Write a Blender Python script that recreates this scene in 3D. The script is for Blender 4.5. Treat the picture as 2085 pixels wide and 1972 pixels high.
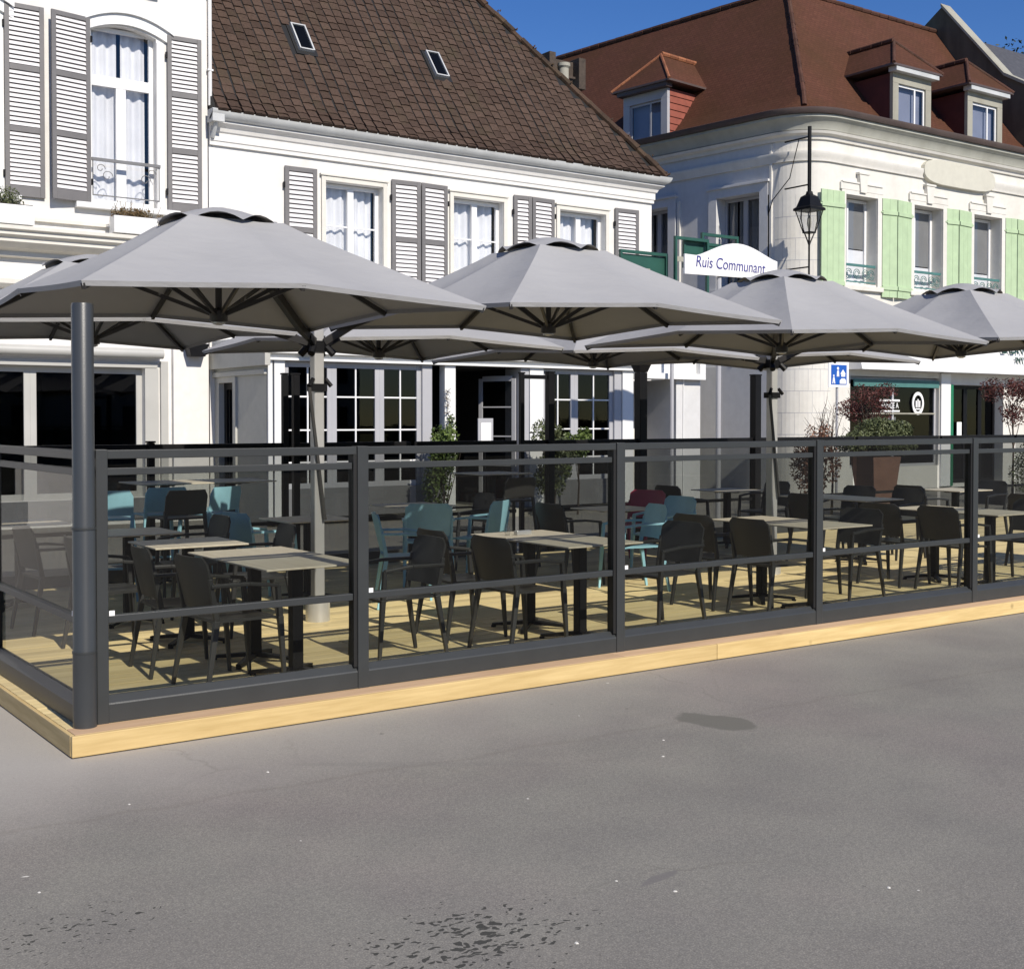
import bpy, math, random
from mathutils import Vector, Matrix
import numpy as np
R=math.radians
random.seed(7)
sc=bpy.context.scene
for o in list(bpy.data.objects): bpy.data.objects.remove(o)
COL=sc.collection
# ------------------------------------------------------------------ camera
cd=bpy.data.cameras.new('camera'); cam=bpy.data.objects.new('camera',cd); COL.objects.link(cam)
cam.location=(-2.09,-6.83,1.76); cam.rotation_euler=(R(88.8),0,R(-35.46))
cd.lens=44.13; cd.sensor_width=36; cd.shift_y=-76.5/2085; cd.clip_end=600
sc.camera=cam
# ------------------------------------------------------------------ sky, sun, exposure
SUN_EL=R(37); SX,SY=-0.03,-0.9995
w=bpy.data.worlds.new('World'); sc.world=w; w.use_nodes=True
nt=w.node_tree; bg=nt.nodes['Background']; sk=nt.nodes.new('ShaderNodeTexSky')
sk.sky_type='NISHITA'; sk.sun_disc=False; sk.sun_elevation=SUN_EL; sk.sun_rotation=math.atan2(SX,SY)
sk.altitude=600; sk.air_density=1.0; sk.dust_density=0.0; sk.ozone_density=3.0
hs=nt.nodes.new('ShaderNodeHueSaturation'); hs.inputs['Saturation'].default_value=1.30; hs.inputs['Hue'].default_value=.515; hs.inputs['Value'].default_value=1.06
nt.links.new(sk.outputs[0],hs.inputs['Color']); nt.links.new(hs.outputs[0],bg.inputs[0]); bg.inputs[1].default_value=0.078
sl=bpy.data.lights.new('sun','SUN'); sl.energy=4.0; sl.angle=R(.5); sl.color=(1,.93,.82)
so=bpy.data.objects.new('sun',sl); COL.objects.link(so)
so.rotation_euler=Vector((SX*math.cos(SUN_EL),SY*math.cos(SUN_EL),math.sin(SUN_EL))).to_track_quat('Z','Y').to_euler()
so.location=(5,-20,30)
sc.view_settings.view_transform='Standard'; sc.view_settings.look='None'; sc.view_settings.exposure=0.40; sc.view_settings.gamma=1
sc.render.engine='CYCLES'
sc.cycles.max_bounces=10; sc.cycles.transparent_max_bounces=24; sc.cycles.diffuse_bounces=4

# ------------------------------------------------------------------ materials
def s2l(c):
    if isinstance(c,str):
        c=[int(c[i:i+2],16)/255 for i in (0,2,4)]
        c=[x/12.92 if x<=.04045 else ((x+.055)/1.055)**2.4 for x in c]
    return tuple(c)
class NT:
    def __init__(s,name):
        s.m=bpy.data.materials.new(name); s.m.use_nodes=True; s.t=s.m.node_tree; s.b=s.t.nodes['Principled BSDF']
    def n(s,ty,**kw):
        x=s.t.nodes.new('ShaderNode'+ty)
        for k,v in kw.items():
            if k.startswith('i_'):
                key=k[2:]; key=int(key) if key.isdigit() else key.replace('_',' ')
                x.inputs[key].default_value=v
            else: setattr(x,k,v)
        return x
    def l(s,a,b): s.t.links.new(a,b)
    def coord(s,kind='Object'): return s.n('TexCoord').outputs[kind]
    def noise(s,scale,detail=4,vec=None,rough=.55):
        x=s.n('TexNoise'); x.inputs['Scale'].default_value=scale; x.inputs['Detail'].default_value=detail; x.inputs['Roughness'].default_value=rough
        s.l(vec if vec is not None else s.coord(),x.inputs['Vector']); return x.outputs['Fac']
    def ramp(s,fac,stops):
        x=s.n('ValToRGB'); e=x.color_ramp.elements
        while len(e)>len(stops): e.remove(e[-1])
        while len(e)<len(stops): e.new(1)
        for k,(p,c) in zip(e,stops): k.position=p; k.color=(*c,1) if len(c)==3 else c
        s.l(fac,x.inputs[0]); return x.outputs[0]
    def mix(s,fac,a,b,mode='MIX'):
        x=s.n('Mix',data_type='RGBA',blend_type=mode)
        for sock,v in ((x.inputs[0],fac),(x.inputs[6],a),(x.inputs[7],b)):
            if hasattr(v,'is_output'): s.l(v,sock)
            else: sock.default_value=v if not isinstance(v,tuple) else (*v,1)[:4]
        return x.outputs[2]
    def math(s,op,a,b=0.5,c=None):
        x=s.n('Math',operation=op)
        for i,v in enumerate((a,b,c)):
            if v is None: continue
            if hasattr(v,'is_output'): s.l(v,x.inputs[i])
            else: x.inputs[i].default_value=v
        return x.outputs[0]
    def bump(s,h,strength=.3,dist=.01):
        x=s.n('Bump'); x.inputs['Strength'].default_value=strength; x.inputs['Distance'].default_value=dist
        s.l(h,x.inputs['Height']); s.l(x.outputs[0],s.b.inputs['Normal'])
def mat(name,c,rough=.6,var=.12,scale=3,bump=.1,bscale=60,metal=0,spec=.5,fine=0):
    N=NT(name); c=s2l(c)
    f=N.noise(scale,5)
    dark=tuple(x*(1-var) for x in c); lite=tuple(min(1,x*(1+var)) for x in c)
    col=N.ramp(f,[(.3,dark),(.7,lite)])
    if fine:
        g=N.noise(bscale*2,3); col=N.mix(1,col,N.ramp(g,[(.3,(1-fine,)*3),(.7,(1+fine,)*3)]),'MULTIPLY')
    N.l(col,N.b.inputs['Base Color']); N.b.inputs['Roughness'].default_value=rough; N.b.inputs['Metallic'].default_value=metal
    N.b.inputs['Specular IOR Level'].default_value=spec
    if bump: N.bump(N.noise(bscale,4),bump,.01)
    return N.m
def stucco(name,c,grime=.10,gcol=(.45,.42,.36)):
    N=NT(name); c=s2l(c)
    v=N.n('Mapping'); v.inputs['Scale'].default_value=(1.2,1.2,.25); N.l(N.coord(),v.inputs[0])
    a=N.noise(1.6,6,v.outputs[0]); b=N.noise(7,5)
    m=N.math('MULTIPLY',N.ramp(a,[(.45,(0,0,0)),(.8,(1,1,1))]),grime)
    col=N.mix(m,c,gcol)
    col=N.mix(1,col,N.ramp(b,[(.3,(.95,)*3),(.7,(1.03,)*3)]),'MULTIPLY')
    N.l(col,N.b.inputs['Base Color']); N.b.inputs['Roughness'].default_value=.85; N.b.inputs['Specular IOR Level'].default_value=.2
    N.bump(N.noise(45,6),.25,.006); return N.m
def glassm(name,tint,ior=1.5,rough=0.0,gl=1.0):
    N=NT(name); N.t.nodes.remove(N.b)
    out=N.t.nodes['Material Output']; tr=N.n('BsdfTransparent'); tr.inputs[0].default_value=(*tint,1)
    g=N.n('BsdfGlossy'); g.inputs['Roughness'].default_value=rough; g.inputs[0].default_value=(gl,gl,gl,1)
    fr=N.n('LayerWeight'); fr.inputs[0].default_value=.5
    f0=((ior-1)/(ior+1))**2*1.9; pw=N.math('POWER',fr.outputs['Facing'],4.5); fac=N.math('MULTIPLY_ADD',pw,1-f0,f0)
    mx=N.n('MixShader'); N.l(fac,mx.inputs[0]); N.l(tr.outputs[0],mx.inputs[1]); N.l(g.outputs[0],mx.inputs[2]); N.l(mx.outputs[0],out.inputs[0])
    return N.m
def woodm(name,c1,c2,axis=0,scale=1.0,rough=.6,island=True):
    N=NT(name); mp=N.n('Mapping'); s=[14*scale]*3; s[axis]=1.0*scale; mp.inputs['Scale'].default_value=s
    N.l(N.coord(),mp.inputs[0]); a=N.noise(1.8,7,mp.outputs[0],.65)
    col=N.ramp(a,[(.28,s2l(c1)),(.68,s2l(c2))])
    kn=N.n('TexVoronoi'); kn.inputs['Scale'].default_value=2.3; N.l(N.coord(),kn.inputs['Vector'])
    k=N.ramp(kn.outputs['Distance'],[(.03,(1,1,1)),(.075,(0,0,0))]); col=N.mix(N.math('MULTIPLY',k,.55),col,tuple(x*.45 for x in s2l(c1)))
    if island:
        g=N.n('NewGeometry'); r=N.ramp(g.outputs['Random Per Island'],[(0,(.82,.8,.78)),(1,(1.12,1.1,1.06))]); col=N.mix(1,col,r,'MULTIPLY')
    N.l(col,N.b.inputs['Base Color']); N.b.inputs['Roughness'].default_value=rough; N.b.inputs['Specular IOR Level'].default_value=.3
    N.bump(a,.25,.004); return N.m
def leafm(name,c1,c2):
    N=NT(name); g=N.n('NewGeometry'); f=N.noise(3.5,3)
    r=N.math('ADD',N.math('MULTIPLY',g.outputs['Random Per Island'],.6),N.math('MULTIPLY',f,.5))
    N.l(N.ramp(r,[(.2,s2l(c1)),(.85,s2l(c2))]),N.b.inputs['Base Color']); N.b.inputs['Roughness'].default_value=.55
    N.b.inputs['Specular IOR Level'].default_value=.3
    N.b.inputs['Transmission Weight'].default_value=0; return N.m
M={}
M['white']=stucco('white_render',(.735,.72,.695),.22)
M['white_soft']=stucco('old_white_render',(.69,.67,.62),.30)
M['cream']=stucco('cream_render',(.68,.655,.595),.2)
M['plaque']=stucco('plaque_plaster',(.56,.545,.47),.15)
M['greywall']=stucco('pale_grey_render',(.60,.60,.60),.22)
M['greige']=stucco('greige_panel',(.46,.455,.42),.1)
M['trim']=mat('white_gloss_trim',(.76,.76,.75),.35,.03,2,.04)
M['pvc']=mat('window_white',(.76,.76,.76),.3,.02,2,0)
M['mull']=mat('grey_mullion',(.40,.40,.42),.4,.05,2,.03)
M['mullbeige']=mat('beige_mullion',(.44,.435,.41),.4,.05,2,.03)
M['shgrey']=mat('shutter_grey',(.155,.148,.148),.5,.08,4,.05)
M['slat']=mat('louvre_pale',(.66,.64,.65),.5,.05,4,.03)
M['shgreen']=mat('shutter_green',(.42,.545,.34),.55,.07,4,.08,fine=.03)
M['zinc']=mat('zinc_gutter',(.50,.51,.51),.45,.12,2,.05)
M['gunmetal']=mat('grey_ironwork',(.16,.16,.165),.5,.1,4,.03)
M['brownmetal']=mat('dark_gutter',(.09,.065,.06),.5,.15,2,.05)
M['coving']=stucco('grey_green_coving',(.42,.42,.37),.4,(.2,.19,.15))
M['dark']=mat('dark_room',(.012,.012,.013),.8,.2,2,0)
M['darkroom']=mat('shop_room',(.03,.028,.026),.8,.3,1.5,0)
M['black']=mat('black_metal',(.006,.006,.007),.5,.2,8,.05,spec=.2)
M['anth']=mat('anthracite_powdercoat',(.034,.037,.038),.42,.07,6,.12,220)
M['anth2']=mat('anthracite_post',(.042,.046,.050),.36,.06,3,.08,200)
M['gasket']=mat('black_rubber',(.008,.008,.008),.6,.1,6,0)
M['canopy']=mat('grey_canvas',(.37,.37,.385),.8,.04,1.5,.12,300,spec=.2)
def canvas():
    N=NT('grey_canvas'); co=N.coord('Object')
    col=N.ramp(N.noise(1.1,5,co),[(.3,(.315,.315,.320)),(.7,(.352,.352,.356))]); N.l(col,N.b.inputs['Base Color']); N.b.inputs['Roughness'].default_value=.85; N.b.inputs['Specular IOR Level'].default_value=.15
    mp=N.n('Mapping'); mp.inputs['Scale'].default_value=(1,1,3); N.l(co,mp.inputs[0])
    h=N.math('ADD',N.math('MULTIPLY',N.noise(3.2,3,mp.outputs[0]),1.0),N.math('MULTIPLY',N.noise(260,2,co),.03)); N.bump(h,.35,.035); return N.m
M['canopy']=canvas()
M['alu']=mat('brushed_aluminium',(.46,.455,.445),.35,.06,5,.04,metal=.35)
M['steel']=mat('base_steel',(.6,.6,.6),.3,.08,5,.04,metal=.6)
M['ribm']=mat('rib_dark',(.035,.033,.031),.4,.1,5,0)
M['chair']=mat('charcoal_plastic',(.024,.0235,.023),.5,.1,6,.06,250)
M['chairb']=mat('black_plastic',(.014,.015,.018),.45,.1,6,.05,250)
M['teal']=mat('aqua_plastic',(.30,.56,.66),.45,.08,6,.04,200)
M['red']=mat('raspberry_plastic',(.32,.02,.07),.5,.1,6,.03)
M['curtain']=mat('net_curtain',(.80,.80,.82),.9,.1,1.5,.05)
M['blind']=mat('grey_blind',(.22,.22,.22),.9,.08,2,.05)
M['blindb']=mat('blue_blind',(.22,.24,.32),.9,.08,2,.05)
M['gwin']=glassm('window_glass',(.88,.89,.90),1.45)
M['gdark']=glassm('shop_glass',(.40,.42,.43),1.42,gl=.38)
M['gup']=glassm('screen_glass_tinted',(.66,.685,.66),1.4,gl=.5)
M['grear']=glassm('rear_screen_glass_dimmed',(.42,.43,.42),1.4,gl=.5)  # tint holds the extra panes and the shade of the view behind
M['glow']=glassm('screen_glass_clear',(.95,.96,.92),1.3,gl=.45)
M['table']=woodm('table_laminate',(.60,.51,.39),(.74,.66,.53),1,.9,.45,False)
M['deck']=woodm('deck_boards',(.60,.48,.24),(.74,.62,.36),0,.7,.6)
M['fascia']=woodm('larch_fascia',(.50,.36,.155),(.70,.535,.265),0,.8,.55)
M['terracotta']=mat('terracotta_planter',(.25,.135,.095),.6,.15,4,.1)
M['soil']=mat('soil',(.03,.02,.015),.9,.3,12,.5)
M['bark']=mat('bark',(.06,.045,.035),.9,.3,12,.6,40)
M['rust']=mat('red_clapboard',(.24,.065,.042),.7,.15,5,.1)
M['cheekshade']=mat('dormer_cheek_shaded',(.085,.02,.016),.7,.15,3,.1)  # darker red, with the shade on the cheeks put into the colour
M['stone']=stucco('dark_flint_wall',(.13,.115,.085),.8,(.04,.035,.028))
M['slate']=mat('slate_roof',(.07,.07,.075),.6,.2,6,.2,30)
M['stonepale']=stucco('weathered_stone',(.34,.33,.28),.5,(.16,.13,.09))
M['tealroll']=mat('teal_roller',(.06,.17,.16),.6,.1,4,.05)
M['greensign']=mat('dark_green_sign',(.015,.075,.055),.5,.15,4,.05)
M['greenpaint']=mat('green_paint',(.01,.16,.075),.4,.1,4,.05)
M['blue']=mat('sign_blue',(.01,.09,.42),.35,.05,4,0)
M['scrap']=mat('dull_scrap',(.62,.60,.55),.8,.1,4,0)
M['signwhite']=mat('sign_white',(.85,.85,.85),.35,.02,4,0)
M['ink']=mat('ink_navy',(.03,.03,.22),.6,.1,4,0)
M['inkdark']=mat('ink_dark_green',(.01,.05,.035),.6,.1,4,0)
M['yellow']=mat('yellow_goods',(.55,.32,.04),.6,.2,8,0)
M['leaf']=leafm('leaf_green',(.03,.055,.012),(.14,.19,.05))
M['leafb']=leafm('leaf_olive',(.035,.05,.02),(.15,.17,.08))
M['leafd']=leafm('leaf_dark',(.008,.014,.008),(.03,.045,.02))
M['leafr']=leafm('leaf_red_brown',(.035,.012,.011),(.13,.04,.033))
M['leafbr']=leafm('leaf_brown',(.10,.05,.03),(.28,.14,.09))
M['flower']=leafm('heather',(.07,.06,.02),(.26,.17,.09))
def rooftile(name,c1,c2,moss):
    N=NT(name); g=N.n('NewGeometry'); f=N.noise(.9,5); f2=N.noise(25,5)
    r=N.math('ADD',N.math('MULTIPLY',g.outputs['Random Per Island'],.55),N.math('MULTIPLY',f,.45))
    col=N.ramp(r,[(.15,c1),(.85,c2)])
    col=N.mix(N.ramp(N.noise(1.3,7,None,.7),[(.52,(0,0,0)),(.72,(.6,.6,.6))]),col,moss)
    col=N.mix(1,col,N.ramp(f2,[(.25,(.7,)*3),(.75,(1.25,)*3)]),'MULTIPLY')
    N.l(col,N.b.inputs['Base Color']); N.b.inputs['Roughness'].default_value=.8; N.b.inputs['Specular IOR Level'].default_value=.25
    N.bump(N.noise(35,6),.5,.01); return N.m
M['tile']=rooftile('old_brown_tile',(.050,.031,.022),(.086,.055,.040),(.06,.048,.026))
def redroof():
    N=NT('plain_red_tile'); uv=N.n('UVMap').outputs[0]
    br=N.n('TexBrick'); br.inputs['Scale'].default_value=1; br.inputs['Brick Width'].default_value=.17; br.inputs['Row Height'].default_value=.10
    br.inputs['Mortar Size'].default_value=.008; br.inputs['Mortar Smooth'].default_value=.3
    br.inputs['Color1'].default_value=(.088,.036,.023,1); br.inputs['Color2'].default_value=(.104,.043,.027,1); br.inputs['Mortar'].default_value=(.060,.025,.016,1)
    N.l(uv,br.inputs['Vector'])
    col=N.mix(N.ramp(N.noise(.55,7,None,.68),[(.42,(0,0,0)),(.7,(.75,.75,.75))]),br.outputs[0],(.062,.031,.014))
    col=N.mix(N.ramp(N.noise(2.2,7,None,.7),[(.56,(0,0,0)),(.75,(.5,.5,.5))]),col,(.10,.045,.034))
    col=N.mix(1,col,N.ramp(N.noise(20,5),[(.25,(.8,)*3),(.75,(1.18,)*3)]),'MULTIPLY')
    N.l(col,N.b.inputs['Base Color']); N.b.inputs['Roughness'].default_value=.85; N.b.inputs['Specular IOR Level'].default_value=.15
    N.bump(br.outputs['Fac'],-.25,.015); return N.m
M['redtile']=redroof()
M['ridge']=rooftile('ridge_tile',(.20,.075,.04),(.34,.14,.07),(.16,.11,.06))
M['redridge']=rooftile('red_ridge',(.055,.026,.017),(.10,.044,.03),(.08,.055,.035))
M['hip']=rooftile('hip_moss',(.04,.026,.017),(.085,.05,.033),(.09,.075,.04))
def asphalt():
    N=NT('worn_asphalt'); co=N.coord('Object')
    big=N.noise(.35,5,co); mid=N.noise(1.7,6,co); fine=N.noise(160,3,co); sp=N.noise(45,4,co)
    col=N.ramp(big,[(.3,(.218,.202,.183)),(.5,(.250,.239,.210)),(.7,(.256,.229,.209))])
    col=N.mix(1,col,N.ramp(mid,[(.3,(.90,.90,.91)),(.7,(1.07,1.07,1.05))]),'MULTIPLY')
    col=N.mix(1,col,N.ramp(fine,[(.25,(.72,)*3),(.75,(1.26,)*3)]),'MULTIPLY')
    col=N.mix(1,col,N.ramp(sp,[(.3,(.90,)*3),(.7,(1.09,)*3)]),'MULTIPLY')
    ag=N.n('TexVoronoi'); ag.inputs['Scale'].default_value=130; N.l(co,ag.inputs['Vector'])
    col=N.mix(1,col,N.ramp(ag.outputs['Distance'],[(.12,(1.22,1.2,1.16)),(.34,(1,1,1)),(.6,(.84,.84,.85))]),'MULTIPLY')
    sx=N.n('SeparateXYZ'); N.l(co,sx.inputs[0]); X,Y=sx.outputs[0],sx.outputs[1]
    wob=N.math('MULTIPLY',N.math('SUBTRACT',N.noise(1.1,5,co),.5),1.0)
    # dusty strip beside the deck
    y2=N.math('ADD',Y,wob); d=N.ramp(N.math('MULTIPLY_ADD',y2,1/1.5,1.15),[(.1,(0,0,0)),(1.0,(1,1,1))])
    xd=N.ramp(N.math('MULTIPLY_ADD',X,-1/6,.75),[(0,(.25,)*3),(1,(1,)*3)])
    col=N.mix(N.math('MULTIPLY',N.math('MULTIPLY',d,xd),.75),col,(.46,.43,.39))
    # old joint lines
    for (nx,ny,c0,wd,amt) in ((.06,1,1.28,.014,.22),(1,-.9,-4.6,.008,.10)):
        e=N.math('ABSOLUTE',N.math('ADD',N.math('ADD',N.math('MULTIPLY',X,nx),N.math('MULTIPLY',Y,ny)),N.math('MULTIPLY_ADD',N.noise(2.5,5,co),.22,c0-.11)))
        m=N.ramp(e,[(0,(amt,)*3),(wd*2.5,(0,0,0))]); col=N.mix(m,col,(.15,.13,.11))
    # patched area tint
    # oil stains
    def blob(cx,cy,rx,ry,ang,wb,tone,amt):
        nonlocal col
        ca,sa=math.cos(ang),math.sin(ang)
        dx=N.math('SUBTRACT',X,cx); dy=N.math('SUBTRACT',Y,cy)
        u=N.math('DIVIDE',N.math('ADD',N.math('MULTIPLY',dx,ca),N.math('MULTIPLY',dy,sa)),rx)
        v=N.math('DIVIDE',N.math('SUBTRACT',N.math('MULTIPLY',dy,ca),N.math('MULTIPLY',dx,sa)),ry)
        r=N.math('SQRT',N.math('ADD',N.math('MULTIPLY',u,u),N.math('MULTIPLY',v,v)))
        r=N.math('ADD',r,N.math('MULTIPLY',N.math('SUBTRACT',N.noise(wb,4,co),.5),1.1))
        m=N.ramp(r,[(.85,(amt,)*3),(1.0,(0,0,0))]); col=N.mix(m,col,tone)
        return r
    blob(3.13,-1.58,.27,.16,R(-80),4,(.145,.14,.12),.85)
    blob(1.15,-3.25,.12,.028,R(10),9,(.16,.15,.145),.7)
    blob(1.35,-1.42,.8,.05,R(-35),1.6,(.19,.18,.165),.25)
    ck=N.n('TexVoronoi',feature='DISTANCE_TO_EDGE'); ck.inputs['Scale'].default_value=.42
    wv2=N.n('VectorMath',operation='SCALE'); wv2.inputs['Scale'].default_value=.5; nz2=N.n('TexNoise'); nz2.inputs['Scale'].default_value=2.2; nz2.inputs['Detail'].default_value=7; N.l(co,nz2.inputs['Vector']); N.l(nz2.outputs['Color'],wv2.inputs[0])
    ad=N.n('VectorMath',operation='ADD'); N.l(co,ad.inputs[0]); N.l(wv2.outputs[0],ad.inputs[1]); N.l(ad.outputs[0],ck.inputs['Vector'])
    cm=N.math('MULTIPLY',N.ramp(ck.outputs['Distance'],[(0,(1,1,1)),(.006,(0,0,0))]),N.ramp(N.noise(.8,3,co),[(.52,(0,0,0)),(.66,(.28,.28,.28))])); col=N.mix(cm,col,(.10,.09,.075))
    sv=N.n('TexVoronoi'); sv.inputs['Scale'].default_value=3.1; N.l(co,sv.inputs['Vector']); ss=N.n('SeparateColor'); N.l(sv.outputs['Color'],ss.inputs[0])
    sm_=N.math('LESS_THAN',N.math('ADD',sv.outputs['Distance'],N.math('MULTIPLY',N.noise(30,3,co),.10)),N.math('MULTIPLY',ss.outputs[1],.105)); col=N.mix(N.math('MULTIPLY',sm_,.5),col,(.10,.09,.08))
    # scattered pitted specks
    vo=N.n('TexVoronoi'); vo.inputs['Scale'].default_value=24; mp=N.n('Mapping'); mp.inputs['Rotation'].default_value=(0,0,R(35)); mp.inputs['Scale'].default_value=(1,2.0,1)
    wv=N.n('VectorMath',operation='ADD'); nz=N.n('TexNoise'); nz.inputs['Scale'].default_value=14; N.l(co,nz.inputs['Vector']); sc_=N.n('VectorMath',operation='SCALE'); sc_.inputs['Scale'].default_value=.10
    N.l(nz.outputs['Color'],sc_.inputs[0]); N.l(co,wv.inputs[0]); N.l(sc_.outputs[0],wv.inputs[1]); N.l(wv.outputs[0],mp.inputs[0]); N.l(mp.outputs[0],vo.inputs['Vector'])
    dens=None
    for (cx,cy,rx,ry) in ((.27,-3.3,.62,.42),(-.85,-2.42,.55,.38)):
        dx=N.math('DIVIDE',N.math('SUBTRACT',X,cx),rx); dy=N.math('DIVIDE',N.math('SUBTRACT',Y,cy),ry)
        r=N.math('SQRT',N.math('ADD',N.math('MULTIPLY',dx,dx),N.math('MULTIPLY',dy,dy)))
        k=N.math('MAXIMUM',N.math('SUBTRACT',1.0,r),0); dens=k if dens is None else N.math('ADD',dens,N.math('MULTIPLY',k,.55))
    th=N.math('MULTIPLY_ADD',dens,.55,.06)
    seed=N.n('SeparateColor'); N.l(vo.outputs['Color'],seed.inputs[0])
    th=N.math('MULTIPLY',th,N.ramp(seed.outputs[0],[(.35,(0,0,0)),(.45,(1,1,1))]))
    m=N.math('LESS_THAN',vo.outputs['Distance'],th)
    col=N.mix(N.math('MULTIPLY',m,.88),col,(.04,.04,.036))
    N.l(col,N.b.inputs['Base Color']); N.b.inputs['Roughness'].default_value=.9; N.b.inputs['Specular IOR Level'].default_value=.2
    h=N.math('SUBTRACT',N.math('ADD',N.math('MULTIPLY',fine,.4),N.math('MULTIPLY',sp,.35)),N.math('MULTIPLY',m,.8))
    N.bump(h,.45,.006); return N.m
M['asphalt']=asphalt()

# ------------------------------------------------------------------ mesh builder
class MB:
    def __init__(s,T=None): s.v=[];s.f=[];s.T=T or Matrix();s.uv=None;s.sm=False
    def add(s,vs,fs):
        n=len(s.v); s.v+=[tuple(s.T@Vector(v)) for v in vs]; s.f+=[tuple(i+n for i in f) for f in fs]; return s
    def box(s,x0,x1,y0,y1,z0,z1,L=None):
        vs=[(x,y,z) for z in (z0,z1) for y in (y0,y1) for x in (x0,x1)]
        if L is not None: vs=[tuple(L@Vector(v)) for v in vs]
        return s.add(vs,[(0,2,3,1),(4,5,7,6),(0,1,5,4),(2,6,7,3),(0,4,6,2),(1,3,7,5)])
    def quad(s,a,b,c,d): return s.add([a,b,c,d],[(0,1,2,3)])
    def bar(s,a,b,w,h=None,w2=None,h2=None,up=(0,0,1)):
        a=Vector(a);b=Vector(b);h=h or w;w2=w2 or w;h2=h2 or h;d=(b-a).normalized();u=Vector(up)
        if abs(d.dot(u))>.98:u=Vector((0,1,0))
        sx=d.cross(u).normalized();sy=sx.cross(d)
        vs=[]
        for p,ww,hh in ((a,w,h),(b,w2,h2)):
            for i,j in ((-1,-1),(1,-1),(1,1),(-1,1)): vs.append(tuple(p+sx*(i*ww/2)+sy*(j*hh/2)))
        return s.add(vs,[(0,3,2,1),(4,5,6,7)]+[(i,(i+1)%4,4+(i+1)%4,4+i) for i in range(4)])
    def tube(s,pts,r,n=8,r2=None,cap=True):
        pts=[Vector(p) for p in pts];m=len(pts);vs=[];fs=[]
        for k,p in enumerate(pts):
            d=(pts[min(k+1,m-1)]-pts[max(k-1,0)]).normalized();u=Vector((0,0,1)) if abs(d.z)<.95 else Vector((0,1,0))
            a=d.cross(u).normalized();b=a.cross(d);rr=r if r2 is None else r+(r2-r)*k/(m-1)
            for i in range(n):
                t=2*math.pi*i/n;vs.append(tuple(p+a*(rr*math.cos(t))+b*(rr*math.sin(t))))
        for k in range(m-1):
            for i in range(n): fs.append((k*n+i,k*n+(i+1)%n,(k+1)*n+(i+1)%n,(k+1)*n+i))
        if cap: fs+= [tuple(range(n-1,-1,-1)),tuple((m-1)*n+i for i in range(n))]
        s.sm=True; return s.add(vs,fs)
    def lathe(s,prof,c=(0,0),n=24):
        vs=[];fs=[]
        for (r,z) in prof:
            for i in range(n): t=2*math.pi*i/n;vs.append((c[0]+r*math.cos(t),c[1]+r*math.sin(t),z))
        for k in range(len(prof)-1):
            for i in range(n): fs.append((k*n+i,k*n+(i+1)%n,(k+1)*n+(i+1)%n,(k+1)*n+i))
        fs+=[tuple(range(n-1,-1,-1)),tuple((len(prof)-1)*n+i for i in range(n))]
        s.sm=True; return s.add(vs,fs)
    def prism(s,poly,y0,y1):   # poly in x,z extruded along y
        n=len(poly);vs=[(x,y0,z) for x,z in poly]+[(x,y1,z) for x,z in poly]
        return s.add(vs,[tuple(range(n)),tuple(range(2*n-1,n-1,-1))]+[(i,n+i,n+(i+1)%n,(i+1)%n) for i in range(n)])
    def sweep(s,prof,x0,x1):   # prof list of (y,z), open/closed profile run along x
        n=len(prof);vs=[(x0,y,z) for y,z in prof]+[(x1,y,z) for y,z in prof]
        return s.add(vs,[(i,(i+1)%n,n+(i+1)%n,n+i) for i in range(n)]+[tuple(range(n-1,-1,-1)),tuple(range(n,2*n))])
    def wall(s,u0,u1,z0,z1,holes,y=0,dep=.25,back=False):
        us=sorted({u0,u1,*[h[0] for h in holes],*[h[1] for h in holes]});zs=sorted({z0,z1,*[h[2] for h in holes],*[h[3] for h in holes]})
        us=[u for u in us if u0<=u<=u1]; zs=[z for z in zs if z0<=z<=z1]
        for i in range(len(us)-1):
            for j in range(len(zs)-1):
                cu=(us[i]+us[i+1])/2;cz=(zs[j]+zs[j+1])/2
                if any(h[0]<cu<h[1] and h[2]<cz<h[3] for h in holes): continue
                s.quad((us[i],y,zs[j]),(us[i+1],y,zs[j]),(us[i+1],y,zs[j+1]),(us[i],y,zs[j+1]))
        for h in holes:
            a,b,c,d=h[:4];D=h[4] if len(h)>4 else dep
            s.quad((a,y,c),(a,y,d),(a,y+D,d),(a,y+D,c)); s.quad((b,y,c),(b,y+D,c),(b,y+D,d),(b,y,d))
            s.quad((a,y,d),(b,y,d),(b,y+D,d),(a,y+D,d)); s.quad((a,y,c),(a,y+D,c),(b,y+D,c),(b,y,c))
        return s
    def out(s,name,m,parent=None,bevel=0,label=None,smooth=None,parmat=None):
        me=bpy.data.meshes.new(name);me.from_pydata(s.v,[],s.f);me.materials.append(M[m] if isinstance(m,str) else m)
        if s.uv:
            l=me.uv_layers.new(name='UVMap')
            for i,uv in enumerate(s.uv): l.data[i].uv=uv
        sm=s.sm if smooth is None else smooth
        if sm:
            me.polygons.foreach_set('use_smooth',[True]*len(me.polygons))
            try: me.set_sharp_from_angle(angle=R(35))
            except Exception: pass
        me.update(); o=bpy.data.objects.new(name,me);COL.objects.link(o)
        if parent is not None:
            o.parent=parent; o.matrix_parent_inverse=Matrix() if s.T==Matrix() and parent.get('_local') else parent.matrix_basis.inverted()
        if bevel:
            b=o.modifiers.new('bevel','BEVEL');b.width=bevel;b.segments=2;b.limit_method='ANGLE';b.angle_limit=R(40)
        if label:o['label']=label
        return o
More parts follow.
